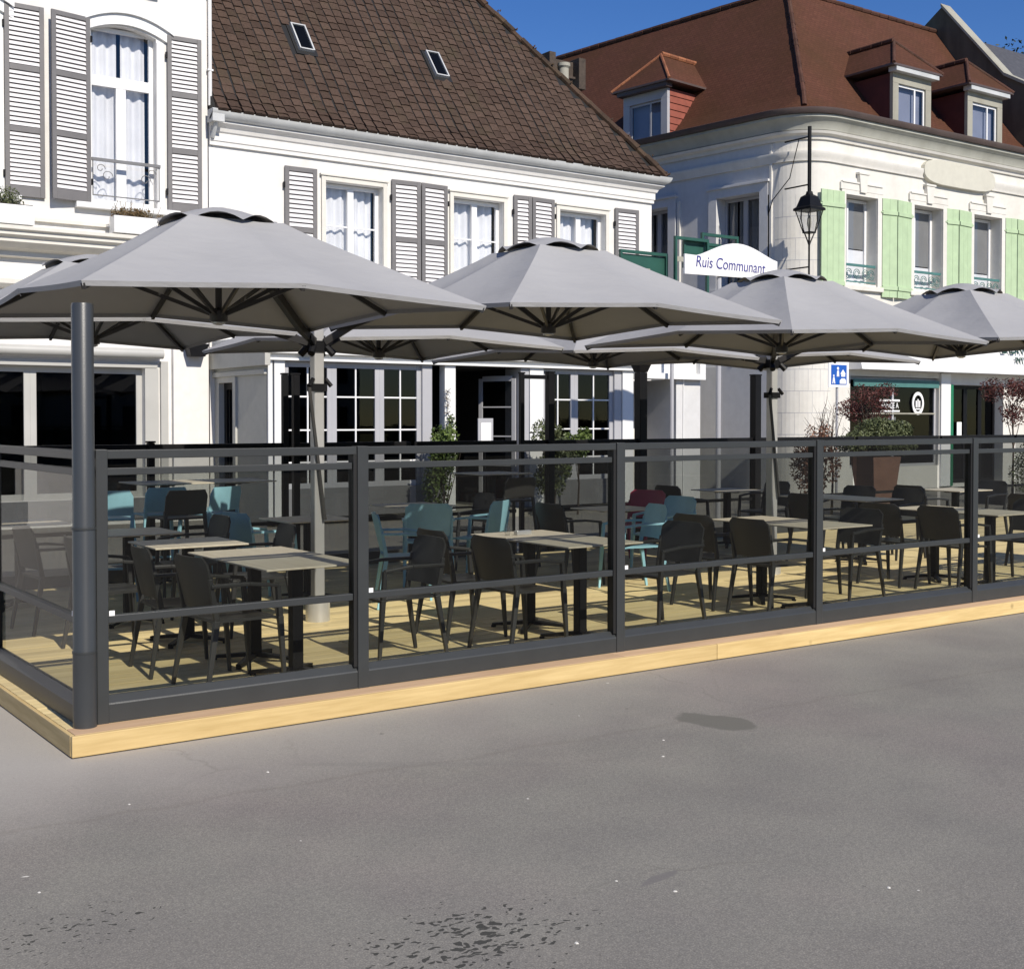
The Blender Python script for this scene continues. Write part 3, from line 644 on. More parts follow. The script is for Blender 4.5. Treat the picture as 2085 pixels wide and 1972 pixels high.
# menu board
t=thing('menu_board','small framed menu sheet standing in the dark restaurant doorway','menu board',(10.8,12.1,.14))
MB().box(10.64,10.97,12.10,12.13,1.32,1.80).out('frame','mull',t,bevel=.004);MB().box(10.70,10.92,12.092,12.098,1.36,1.72).out('menu_sheet','signwhite',t)
m=MB();m.bar((10.8,12.13,.14),(10.8,12.13,1.33),.03);m.box(10.65,10.95,12.0,12.26,.136,.155);m.out('stand','black',t)
# second speaker left of the extension
sp=thing('wall_speaker','black loudspeaker mounted above the left corner of the restaurant front','speaker',(7.2,12.0,2.9))
T2=TR(7.25,12.03,3.0);MB(T2).add([(-.22,0,.12),(.22,0,.12),(-.22,-.26,.12),(.22,-.26,.12),(-.16,0,-.12),(.16,0,-.12),(-.15,-.22,-.12),(.15,-.22,-.12)],[(0,1,3,2),(0,2,6,4),(1,5,7,3),(4,6,7,5),(2,3,7,6),(0,4,5,1)]).out('cabinet','black',sp,bevel=.01)

# ================================================================== right building
RX,RY=20.75,13.3
RB=thing('corner_house','rounded corner house with steep red-brown roof and pale green shutters','house',(RX,RY,0))
AL=R(6.9);xd=Vector((math.sin(AL),-math.cos(AL),0));yd=Vector((math.cos(AL),math.sin(AL),0))
TL=Matrix.Translation((RX,RY,0))@Matrix(((xd.x,yd.x,0,0),(xd.y,yd.y,0,0),(0,0,1,0),(0,0,0,1)))
RR_=TR(0,RY)
rad=1.0
RXE=30.0;LEN=16.0
def path(off,n=14,r0=rad):
    """plan polyline: far end of left face -> corner arc -> right end ; off>0 outward"""
    n1=-yd; n2=Vector((0,-1,0));o1=Vector((RX,RY,0))+n1*off;o2=Vector((RX,RY,0))+n2*off
    d1=xd;d2=Vector((1,0,0))
    # intersect o1+a*d1 and o2+b*d2
    a=(o2.y-o1.y)/d1.y;K=o1+d1*a
    r=max(.02,r0+off) if off>-r0+.02 else .02
    ang=math.acos(max(-1,min(1,(-d1).dot(d2))));tl=r/math.tan(ang/2)
    p0=K-d1*tl;p1=K+d2*tl;c=p0-n1*r
    a0=math.atan2((p0-c).y,(p0-c).x);a1=math.atan2((p1-c).y,(p1-c).x)
    if a0<0:a0+=2*math.pi
    if a1<0:a1+=2*math.pi
    pts=[K-d1*LEN]+[c+Vector((math.cos(a0+(a1-a0)*i/n),math.sin(a0+(a1-a0)*i/n),0))*r for i in range(n+1)]+[Vector((RXE,K.y,0))]
    return pts,tl
pts0,tl0=path(0)
uL=(pts0[1]-Vector((RX,RY,0))).dot(xd)   # local u where arc begins (negative)
xR=pts0[-2].x
# walls
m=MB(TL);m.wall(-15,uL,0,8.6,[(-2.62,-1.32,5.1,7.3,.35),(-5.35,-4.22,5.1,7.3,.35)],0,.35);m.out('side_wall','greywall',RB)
wr=[(22.12,23.30),(24.74,25.92),(27.26,28.5)]
m=MB(RR_);m.wall(xR,RXE,3.0,8.6,[(a,b,5.1,7.22,.36) for a,b in wr],0,.36)
m.wall(xR,RXE,0,3.0,[(22.35,25.86,.6,2.85,.3),(26.30,28.7,.1,2.7,.5)],0,.3)
m.quad((RXE,0,0),(RXE,12,0),(RXE,12,8.6),(RXE,0,8.6));m.out('wall','white_soft',RB)
m=MB()
for i in range(1,len(pts0)-2):
    a,b=pts0[i],pts0[i+1];m.quad((a.x,a.y,0),(b.x,b.y,0),(b.x,b.y,8.6),(a.x,a.y,8.6))
m.out('rounded_corner_wall','white_soft',RB,smooth=True)
# ashlar joints on the rounded corner
m=MB()
for k in range(12):
    z=.9+k*.52
    P,_=path(.002);
    for i in range(1,len(P)-2):
        a,b=P[i],P[i+1];m.quad((a.x,a.y,z),(b.x,b.y,z),(b.x,b.y,z+.012),(a.x,a.y,z+.012))
    for i in (4,7,10,13):
        j=i-(k%2);a=P[j];b=P[j]+(P[j+1]-P[j])*.06;m.quad((a.x,a.y,z+.012),(b.x,b.y,z+.012),(b.x,b.y,z+.52),(a.x,a.y,z+.52))
m.out('stone_joints','mull',RB)
def ringsweep(prof,mt,name,closed=True,smooth=True):
    m=MB();rings=[path(o)[0] for o,z in prof];n=len(rings[0]);vs=[]
    for P,(o,z) in zip(rings,prof): vs+=[(p.x,p.y,z) for p in P]
    fs=[]
    for k in range(len(prof)-(0 if closed else 1)):
        k2=(k+1)%len(prof)
        for i in range(n-1):fs.append((k*n+i,k*n+i+1,k2*n+i+1,k2*n+i))
    fs.append(tuple(k*n+n-1 for k in range(len(prof))))
    m.add(vs,fs);return m.out(name,mt,RB,smooth=smooth)
ringsweep([(.002,7.93),(.05,7.93),(.06,8.02),(.10,8.08),(.10,8.16),(.002,8.18)],'white_soft','string_course')
ringsweep([(.002,8.44),(.05,8.44),(.07,8.52),(.16,8.56),(.19,8.62),(.002,8.63)],'white_soft','lower_cornice')
ringsweep([(.002,8.635),(.17,8.64),(.20,8.74),(.28,8.85),(.36,8.90),(.36,8.96),(.002,8.97)],'coving','cornice')
ringsweep([(.30,8.965),(.42,8.97),(.47,9.03),(.48,9.09),(.455,9.10),(.44,9.05),(.30,9.03)],'brownmetal','gutter')
# roof
prof=[(.40,9.04),(.15,9.10),(-.15,9.26),(-.5,9.62),(-.9,10.14),(-1.8,11.35),(-3.2,13.30)]
m=MB();rings=[];uvs=[]
arc=0;prev=None
for o,z in prof:
    n=14;P,_=path(o,n,rad*.95 if o>-.3 else max(.05,rad*.95+o*.25))
    if o<=-.3:
        P,_=path(o,n,.0)
    if prev is not None: arc+=math.hypot(o-prev[0],z-prev[1])
    prev=(o,z);rings.append((P,z,arc))
n=len(rings[0][0]);vs=[(p.x,p.y,z) for P,z,_ in rings for p in P];fs=[];uv=[]
for k in range(len(rings)-1):
    for i in range(n-1):
        f=(k*n+i,k*n+i+1,(k+1)*n+i+1,(k+1)*n+i);fs.append(f)
        for q in f:
            kk=q//n;ii=q%n;v=Vector(vs[q]);s=(v-Vector((RX,RY,0))).dot(xd) if ii<n//2 else v.x-RX
            uv.append((s,rings[kk][2]))
m.add(vs,fs);m.uv=uv;roof=m.out('roof','redtile',RB)
Pr=rings[-1][0];zr=13.30
m=MB();a=Pr[0];k=Pr[7];b=Pr[-1]
back1=a+yd*3.3;bk=Vector((k.x+3.0,k.y+3.2,0));b2=Vector((b.x,b.y+3.3,0))
m.add([(a.x,a.y,zr),(k.x,k.y,zr),(bk.x,bk.y,9.1),(back1.x,back1.y,9.1),(b.x,b.y,zr),(b2.x,b2.y,9.1)],[(0,1,2,3),(1,4,5,2)])
q=m.out('rear_roof_slope','slate',roof);q.matrix_parent_inverse=(RB.matrix_basis@roof.matrix_parent_inverse).inverted()
# ridge and hip tiles
m=MB();rr=random.Random(9)
def capline(a,b,r,st=.36):
    a=Vector(a);b=Vector(b);L=(b-a).length;d=(b-a).normalized();k=int(L/st)
    for i in range(k):
        p=a+d*(L*i/k);q_=a+d*(L*(i+1.1)/k);m.tube([p,q_+Vector((0,0,.015))],r+rr.uniform(-.008,.008),8,r*.88)
hipp=[Vector((P[8].x,P[8].y,z+.02)) for P,z,_ in rings[2:]]
capline((k.x,k.y,zr+.02),(a.x,a.y,zr+.02),.09);capline((k.x,k.y,zr+.02),(b.x,b.y,zr+.02),.08)
q=m.out('ridge_tiles','redridge',roof);q.matrix_parent_inverse=(RB.matrix_basis@roof.matrix_parent_inverse).inverted()
m=MB()
for i in range(len(hipp)-1):capline(hipp[i],hipp[i+1],.07,.25)
q=m.out('hip_tiles','redridge',roof);q.matrix_parent_inverse=(RB.matrix_basis@roof.matrix_parent_inverse).inverted()
# right facade windows
for wi,(a,b) in enumerate(wr):
    w=window(RB,a,b-.0,5.12,7.20,.30,1,(),fr=.075,frame='pvc',T=RR_,curtain=None,inside=.9,transom=None)
    def sub(mb,nm,mt):
        q=mb.out(nm,mt,w);q.matrix_parent_inverse=(RB.matrix_basis@w.matrix_parent_inverse).inverted()
    sub(MB(RR_).box(a+.42,a+.48,.29,.35,5.2,7.12),'mullion','pvc')
    lo=6.0 if wi==0 else 5.75
    sub(MB(RR_).box(a+.48,b-.08,.345,.36,lo,7.12),'blind','blind');sub(MB(RR_).box(a+.5,b-.08,.345,.36,5.2,lo-.03),'lower_blind','curtain')
    sub(MB(RR_).box(a+.08,a+.40,.40,.41,5.2,7.12),'side_curtain','blindb')
    m=MB(RR_);m.box(a-.16,a-.003,-.05,0,5.0,7.33);m.box(b+.003,b+.16,-.05,0,5.0,7.33);m.box(a-.003,b+.003,-.05,0,7.223,7.33)
    m.box(a-.20,b+.20,-.055,0,7.333,7.50);m.box(a-.16,b+.16,-.08,0,7.50,7.54)
    c=(a+b)/2;m.add([(c-.11,-.10,7.30),(c+.11,-.10,7.30),(c+.16,-.10,7.74),(c-.16,-.10,7.74),(c-.11,0,7.30),(c+.11,0,7.30),(c+.16,0,7.74),(c-.16,0,7.74)],[(0,1,2,3),(0,4,5,1),(2,6,7,3),(1,5,6,2),(0,3,7,4)])
    m.box(c-.2,c+.2,-.12,0,7.74,7.79);m.out('window_surround','white_soft',RB,bevel=.005)
    m=MB(RR_);m.box(a-.18,b+.18,-.10,-.002,4.93,5.04);m.out('window_sill','white_soft',RB,bevel=.008)
    m=MB(RR_);m.box(a,b,.02,.06,5.52,5.58);m.box(a,b,.03,.05,5.13,5.16)
    for s0 in (a+.2,a+.5,a+.82,b-.14):
        for rr2 in (.12,.07):
            pts=[(s0+rr2*math.cos(t),.04,5.34+rr2*math.sin(t)) for t in [kk*.6 for kk in range(11)]];m.tube(pts,.010,5)
    m.out('guard_rail','tealroll',RB,smooth=False)
def plank(par,x0,x1,z0,z1,y,ang,hinge):
    ang=-abs(ang) if hinge=='l' else abs(ang);hx=x0 if hinge=='l' else x1;L=RR_@TR(hx,y)@Matrix.Rotation(R(ang),4,'Z')@TR(-hx,0)
    m=MB(L);n=max(2,int(round((x1-x0)/.2)));
    for i in range(n):
        a=x0+(x1-x0)*i/n;b=x0+(x1-x0)*(i+1)/n;m.box(a+.002,b-.002,-.032,0,z0,z1)
    for z in (z0+.18,z1-.40):m.box(x0,x1,-.060,-.033,z,z+.10)
    o=m.out('shutter','shgreen',par,bevel=.003)
    e=x0-.06 if hinge=='l' else x1
    for z in (z0+.22,z1-.36):
        q=MB(L).box(e,e+.06,-.055,-.02,z,z+.03).out('hinge','shgreen',o);q.matrix_parent_inverse=(par.matrix_basis@o.matrix_parent_inverse).inverted()
for a,b,hg,an in ((21.23,22.0,'l',4),(23.48,23.97,'l',8),(23.99,24.62,'r',-6),(26.08,26.50,'l',8),(26.52,27.14,'r',-6),(28.68,29.12,'l',8),(29.14,29.75,'r',-6)):
    plank(RB,a,b,4.82,7.26,-.02,an,hg)
# oval plaque
m=MB(RR_);pl=[]
cx,cz,hw,hh=26.55,8.14,1.52,.27
for i in range(24):
    t=2*math.pi*i/24;pl.append((cx+math.copysign(abs(math.cos(t))**.45,math.cos(t))*hw,cz+math.copysign(abs(math.sin(t))**.75,math.sin(t))*hh*1.2))
m.prism(pl,-.125,-.002);m.out('blank_plaque','plaque',RB,bevel=.008)
# left face windows, deep set
for a,b in ((-2.62,-1.32),(-5.35,-4.22)):
    window(RB,a,b,5.12,7.29,.28,2,(),fr=.07,mid=.13,frame='mull',T=TL,curtain='blind',inside=1.2,gap=.25)
    m=MB(TL);m.box(a-.26,a-.003,-.06,0,5.0,7.52);m.box(b+.003,b+.26,-.06,0,5.0,7.52);m.box(a-.003,b+.003,-.06,0,7.303,7.52);m.box(a-.30,b+.30,-.11,0,7.52,7.58);m.out('window_surround','greywall',RB,bevel=.005)
    MB(TL).box(a-.26,b+.26,-.12,-.002,4.9,5.02).out('window_sill','greywall',RB)
m=MB(TL);m.box(-3.9,-3.82,-.05,0,0,7.4);m.box(-1.02,-.96,-.05,0,3.2,8.4);m.box(-3.15,-2.6,-.06,0,0,3.1);m.out('side_pilaster','white_soft',RB)
m=MB(TL);m.tube([(-1.06,-.04,7.2),(-1.06,-.04,4.2)],.02,6);m.tube([(-.15,-.08,8.4),(-.4,-.1,7.5),(-.9,-.08,7.05),(-1.06,-.05,6.7)],.012,5);m.box(-.62,-.42,-.2,-.02,4.62,4.8);m.out('cable_run','black',RB,smooth=False)
# shop front, right facade
m=MB(RR_);m.add([(22.25,-.10,4.35),(RXE,-.10,4.35),(RXE,-.45,3.0),(22.25,-.45,3.0),(22.25,-.02,4.35),(RXE,-.02,4.35),(RXE,-.02,3.0),(22.25,-.02,3.0)],[(0,3,2,1),(0,1,5,4),(3,7,6,2),(0,4,7,3),(1,2,6,5)])
m.out('shop_awning','trim',RB)
TF=TR(28.62,RY-.345,3.70)@Matrix.Rotation(R(-14.5),4,'X')
text('LADAV',.50,.01,TF,'inkdark','awning_lettering',RB,sx=.75)
text('PVTT',.26,.01,TR(28.85,RY-.425,3.36)@Matrix.Rotation(R(-14.5),4,'X'),'inkdark','awning_lettering',RB,sx=.8)
window(RB,22.35,25.86,.6,2.84,.10,2,(),fr=.07,mid=.07,frame='mull',glass='gdark',curtain=None,T=RR_,inside=2.2,name='shop_window',)
MB(RR_).box(22.45,25.8,-.05,-.01,2.60,2.78).out('roller_blind','tealroll',RB)
MB(RR_).box(22.45,25.8,.07,.095,1.92,1.955).out('glass_rail','stonepale',RB)
m=MB(RR_);m.box(25.88,26.28,-.06,-.002,.05,2.98);m.out('shop_pillar','trim',RB,bevel=.01)
MB(RR_).box(26.285,26.42,-.04,-.002,.05,2.7).out('door_jamb','greenpaint',RB)
for a,b in ((26.42,27.35),(27.35,28.0),(28.0,28.68)):
    window(RB,a,b,.12,2.68,.25,1,(),fr=.08,frame='black',glass='gdark',curtain=None,T=RR_,inside=1.8,name='shop_door')
# round badge and notice in the window
m=MB(RR_);n=28
for r0,r1 in ((.17,.235),):
    vs=[];fs=[]
    for i in range(n):
        t=2*math.pi*i/n
        for r in (r0,r1):
            for y in (.075,.095):vs.append((25.1+r*math.cos(t)*1.0,y,2.20+r*1.25*math.sin(t)))
    for i in range(n):
        j=(i+1)%n;fs+=[(4*i,4*j,4*j+2,4*i+2),(4*i+1,4*i+3,4*j+3,4*j+1),(4*i,4*i+1,4*j+1,4*j),(4*i+2,4*j+2,4*j+3,4*i+3)]
    m.add(vs,fs)
for x,h in ((-.07,.13),(0,.17),(.07,.13)):m.box(25.1+x-.022,25.1+x+.022,.08,.09,2.10,2.10+h+.04)
m.box(25.0,25.2,.08,.09,2.04,2.075);m.out('round_badge','signwhite',RB)
m=MB(RR_);m.box(23.55,24.35,.07,.09,2.24,2.29);m.box(23.55,24.35,.07,.09,1.98,2.02);m.out('notice_border','signwhite',RB)
text('MANGE A',.20,.004,TR(23.95,RY+.08,2.13),'signwhite','notice_lettering',RB,sx=.82)
m=MB(RR_);m.box(26.75,27.2,.9,1.2,1.7,2.05);m.box(26.62,26.9,.9,1.2,1.45,1.65);m.out('goods_on_shelf','yellow',RB)
m=MB(RR_);m.box(26.95,27.15,.22,.24,1.35,1.72);m.box(27.62,27.7,.5,.6,1.3,1.6);m.box(24.3,24.62,.4,.42,1.4,1.85);m.out('shop_notice','signwhite',RB)
# ---- dormers
def dormer(T,x0,x1,z0,z1,ov,cheek,frame,lab,peak=.95,depth=2.4,rdep=1.3,blind='blindb',hi='redtile'):
    """T local frame: facade facing -y ; built against roof"""
    fw=.2
    m=MB(T);m.box(x0-.02,x0+fw,-.05,.05,z0,z1-.25);m.box(x1-fw,x1+.02,-.05,.05,z0,z1-.25);m.box(x0-.02,x1+.02,-.05,.05,z1-.25,z1-.002);m.box(x0,x1,-.06,.05,z0-.08,z0-.002)
    d=m.out('dormer',frame,RB,label=lab,bevel=.006)
    def sub(mb,nm,mt,**kw):
        q=mb.out(nm,mt,d,**kw);q.matrix_parent_inverse=(RB.matrix_basis@d.matrix_parent_inverse).inverted();return q
    for x,sg in ((x0,-1),(x1,1)):
        m=MB(T);m.add([(x,0.051,z0-.15),(x,0.051,z1),(x,depth,z1),(x,depth,z0-.15),(x-sg*.05,0.051,z0-.15),(x-sg*.05,0.051,z1),(x-sg*.05,depth,z1),(x-sg*.05,depth,z0-.15)],[(0,1,2,3),(4,7,6,5),(0,4,5,1)])
        if cheek=='rust' and sg>0:
            for k in range(7):
                z=z0+k*(z1-z0)/7;m.add([(x+.004,.05,z),(x+.004,depth,z),(x+.03,depth,z),(x+.03,.05,z),(x+.006,.05,z+(z1-z0)/7),(x+.006,depth,z+(z1-z0)/7)],[(0,1,2,3),(3,2,5,4),(0,3,4)])
        sub(m,'cheek',cheek)
    m=MB(T);m.box(x0-.10,x1+.12,-.22,.03,z1+.0,z1+.16);sub(m,'fascia_board','zinc' if cheek!='rust' else 'brownmetal',bevel=.006)
    m=MB(T);m.box(x0+fw,x1-fw,.0,.03,z0,z0+.05);m.box(x0+fw,x1-fw,.0,.03,z1-.31,z1-.255);m.box(x0+fw,x0+fw+.05,.0,.03,z0+.05,z1-.31);m.box(x1-fw-.05,x1-fw,.0,.03,z0+.05,z1-.31);xm=x0+fw+(x1-x0-2*fw)*.62;m.box(xm,xm+.05,-.003,.03,z0+.05,z1-.31);sub(m,'window_frame','pvc' if cheek!='rust' else 'mull')
    m=MB(T);m.quad((x0+fw,.015,z0),(x1-fw,.015,z0),(x1-fw,.015,z1-.25),(x0+fw,.015,z1-.25));sub(m,'glass','gwin')
    m=MB(T);m.quad((x0+fw,.12,z0),(x1-fw,.12,z0),(x1-fw,.12,z1-.25),(x0+fw,.12,z1-.25));sub(m,'blind',blind)
    # hipped roof
    e=z1+.165;c=(x0+x1)/2;a=x0-ov;b=x1+ov;zp=e+peak;hy=peak*.62
    m=MB(T);vs=[(a,-ov,e),(b,-ov,e),(c,hy,zp),(c,depth+1.2,zp),(a,depth+.8,e),(b,depth+.8,e)]
    fs=[(0,1,2),(1,5,3,2),(0,2,3,4)];m.add(vs,fs);uv=[]
    for f in fs:
        for q in f:
            v=vs[q];uv.append((v[0] if f is fs[0] else v[1],v[2]*1.3))
    m.uv=uv;sub(m,'dormer_roof',hi)
    m=MB(T);m.add([(a,-ov,e-.05),(b,-ov,e-.05),(b,depth+.8,e-.05),(a,depth+.8,e-.05),(a,-ov,e),(b,-ov,e),(b,depth+.8,e),(a,depth+.8,e)],[(0,3,2,1),(0,1,5,4),(1,2,6,5),(3,0,4,7)]);sub(m,'soffit','brownmetal')
    m2=MB(T);rr3=random.Random(2)
    def cl(p,q_,r):
        p=Vector(p);q_=Vector(q_);k=max(2,int((q_-p).length/.3))
        for i in range(k):m2.tube([p+(q_-p)*(i/k),p+(q_-p)*((i+1.1)/k)+Vector((0,0,.01))],r,7,r*.85)
    cl((a,-ov,e+.0),(c,hy,zp+.0),.045);cl((b,-ov,e+.0),(c,hy,zp+.0),.045);cl((c,hy,zp+.03),(c,depth+1.1,zp+.03),.075);sub(m2,'ridge_caps','ridge' if cheek=='rust' else 'redridge')
    return d
for a,b,lb in ((23.74,25.22,'brown-roofed dormer with weathered board window frame, left of the pair'),(26.80,28.30,'brown-roofed dormer with weathered board window frame, right of the pair'),(29.9,31.3,'third dormer cut off by the picture edge')):
    if b>RXE: continue
    dormer(TR(0,RY-.1),a,b,9.14,10.38,.24,'cheekshade','stonepale',lb,peak=.85)
dormer(TL@TR(0,-.05),-5.72,-4.22,9.12,10.38,.26,'rust','mull','dormer with orange ridge tiles and red clapboard cheek on the shaded roof side',peak=.95)
# lantern on the rounded corner
t=thing('street_lantern','black glazed lantern hanging from a pipe on the rounded house corner','street lamp',(20.9,12.85,6.2))
lx,ly=20.42,12.92
m=MB();m.tube([(lx,ly,8.55),(lx,ly,7.05)],.045,10);
for z in (8.3,7.2):m.box(lx-.015,lx+.015,ly,ly+.75,z,z+.03)
m.lathe([(.07,7.05),(.09,6.98),(.04,6.95)],(lx,ly),12);m.out('hanging_pipe','black',t,smooth=False)
m=MB()
def ring4(r,z):return [(lx-r,ly-r,z),(lx+r,ly-r,z),(lx+r,ly+r,z),(lx-r,ly+r,z)]
v=ring4(.07,6.98)+ring4(.14,6.93)+ring4(.21,6.70)+ring4(.26,6.66)+ring4(.26,6.61)
m.add(v,[(0,1,2,3)]+[(4*k+i,4*(k+1)+i,4*(k+1)+(i+1)%4,4*k+(i+1)%4) for k in range(4) for i in range(4)]+[(19,18,17,16)])
m.out('lantern_roof','black',t)
m=MB()
for sx in(-1,1):
    for sy in(-1,1):m.bar((lx+sx*.22,ly+sy*.22,6.61),(lx+sx*.10,ly+sy*.10,6.12),.022)
m.box(lx-.11,lx+.11,ly-.11,ly+.11,6.09,6.12)
for sg in(-1,1):m.tube([(lx+sg*.27,ly,6.62),(lx+sg*.28,ly,6.4),(lx+sg*.2,ly,6.15),(lx+sg*.05,ly,5.9),(lx,ly,5.8)],.016,6)
m.tube([(lx,ly,6.1),(lx,ly,5.0)],.022,8);m.box(lx-.015,lx+.015,ly,ly+.7,5.3,5.33);m.out('lantern_frame','black',t,smooth=False)
m=MB();v=ring4(.215,6.605)+ring4(.095,6.13);m.add(v,[(i,4+i,4+(i+1)%4,(i+1)%4) for i in range(4)]);m.out('lantern_glass','gwin',t)
m=MB();m.lathe([(.03,6.2),(.05,6.3),(.045,6.42),(.02,6.5)],(lx,ly),10);m.out('bulb','stonepale',t)

# ================================================================== far neighbour with flint gable, and tree
NB=thing('neighbour_house','grey-roofed house with a dark flint gable wall beyond the corner house','house',(30.1,13.3,0))
gy=[(-.6,8.4),(-.6,10.6),(.9,11.5),(3.0,14.0),(3.6,13.6),(5.2,12.2),(8,9),(8,0),(-.3,0)]
m=MB(TR(0,RY));
n=len(gy);vs=[(30.02,y,z) for y,z in gy]+[(30.35,y,z) for y,z in gy];m.add(vs,[tuple(range(n)),tuple(range(2*n-1,n-1,-1))]+[(i,(i+1)%n,n+(i+1)%n,n+i) for i in range(n)]);m.out('gable_wall','stone',NB)
m=MB(TR(0,RY));
for (ya,za),(yb,zb) in zip(gy[1:4],gy[2:4]):
    m.add([(29.96,ya,za+.01),(30.42,ya,za+.01),(30.42,yb,zb+.01),(29.96,yb,zb+.01),(29.96,ya,za+.10),(30.42,ya,za+.10),(30.42,yb,zb+.10),(29.96,yb,zb+.10)],[(4,5,6,7),(0,4,7,3),(1,2,6,5),(0,1,5,4),(3,7,6,2),(0,3,2,1)])
m.out('gable_coping','stonepale',NB)
m=MB(TR(0,RY));m.add([(30.36,-.4,9.9),(45,-.4,9.9),(45,3.0,13.32),(30.36,3.0,13.32),(45,8,8.6),(30.36,8,8.6)],[(0,1,2,3),(3,2,4,5)]);m.out('roof','slate',NB)
m=MB(TR(0,RY));m.wall(30.36,45,0,9.9,[(32,33.1,5.1,7.2,.25),(35,36.1,5.1,7.2,.25)],0,.25);m.out('wall','white_soft',NB)
for a in (32,35):window(NB,a,a+1.1,5.12,7.18,.15,2,(),T=TR(0,RY))
def tree(name,lab,cat,x,y,zb,h,rx,rz,n,mt,trunk=.12,limbs=6,seed=1,ls=.09,blobs=9,group=None,ry=None,bare=False):
    rr=random.Random(seed);ry=ry or rx;t=thing(name,lab,cat,(x,y,zb),group=group);m=MB()
    cz=zb+h-rz
    m.tube([(x,y,zb),(x+.03,y,zb+(h-rz)*.5),(x,y+.02,cz)],trunk,8,trunk*.5);cs=[]
    for k in range(limbs):
        a=k*2.4+rr.random();e=(x+math.cos(a)*rx*rr.uniform(.4,.8),y+math.sin(a)*ry*rr.uniform(.4,.8),cz+rz*rr.uniform(-.2,.7));s0=zb+(h-rz)*rr.uniform(.5,1)
        m.tube([(x,y,s0),((x+e[0])/2,(y+e[1])/2,(s0+e[2])/2+.05*h),e],trunk*.4,5,trunk*.1)
        if bare:
            for j in range(5):
                f=rr.uniform(.3,1);p=[x+(e[0]-x)*f,y+(e[1]-y)*f,s0+(e[2]-s0)*f];m.tube([p,(p[0]+rr.uniform(-.3,.3)*rx,p[1]+rr.uniform(-.3,.3)*ry,p[2]+rr.uniform(.02,.35)*rz)],trunk*.14,4,trunk*.05)
    m.out('trunk','bark',t)
    if n:
        c=MB()
        for b in range(blobs):
            a=rr.uniform(0,6.28);q=rr.random()**.5*.72;bz=rr.uniform(-.6,.7);
            planter_leaves(c,x+math.cos(a)*rx*q,y+math.sin(a)*ry*q,cz+rz*bz,rx*.42,ry*.42,rz*.38,n//blobs,ls,rr)
        c.out('crown',mt,t)
    return t
tree('dark_tree','dark treetop showing above the grey roof at the far right','tree',43.5,24,0,17.0,4.5,2.6,14000,'leafd',.3,8,5,.09,26)
tree('dark_tree','second dark treetop just right of the first above the grey roof','tree',50,25,0,17.4,4.5,2.6,14000,'leafd',.3,8,6,.09,26)

# ================================================================== deck
DK=thing('wooden_deck','low new timber deck carrying the restaurant terrace','deck',(0,0,0))
DZ=.117;DX0,DX1,DY0,DY1=-.19,19.6,-.22,5.98
m=MB();rr=random.Random(3);y=DY0+.19;bw=.143
while y<DY1-.05:
    x=DX0+.025;first=True
    while x<DX1:
        L=rr.uniform(2.4,4.2);x2=min(DX1,x+L);m.box(x+.0015,x2-.0015,y,y+bw-.006,.088,DZ+rr.uniform(-.0012,.0012));x=x2
    y+=bw
m.out('deck_boards','deck',DK)
m=MB();x=DX0+.025
while x<DX1:
    x2=min(DX1,x+rr.uniform(2.6,4.4));m.box(x+.0015,x2-.0015,DY0+.029,DY0+.184,.088,DZ+.0015);x=x2
m.out('edge_board',woodm('edge_board',(.52,.35,.21),(.66,.47,.31),0,.9,.6),DK,bevel=.003)
m=MB();x=DX0;cuts=[DX0,4.47,8.6,12.9,17.0,DX1]
for a,b in zip(cuts[:-1],cuts[1:]):m.box(a+.002,b-.002,DY0,DY0+.028,.006,DZ+.001)
m.out('front_fascia','fascia',DK,bevel=.004)
m=MB()
for a,b in zip([DY0+.029,2.9],[2.9,DY1]):m.box(DX0,DX0+.024,a,b-.002,.006,DZ+.001)
N_=woodm('larch_fascia_side',(.50,.36,.155),(.70,.535,.265),1,.8,.55);m.out('side_fascia',N_,DK,bevel=.004)
MB().box(DX0+.04,DX1-.02,DY0+.04,DY1-.02,.01,.085).out('joists','gasket',DK)
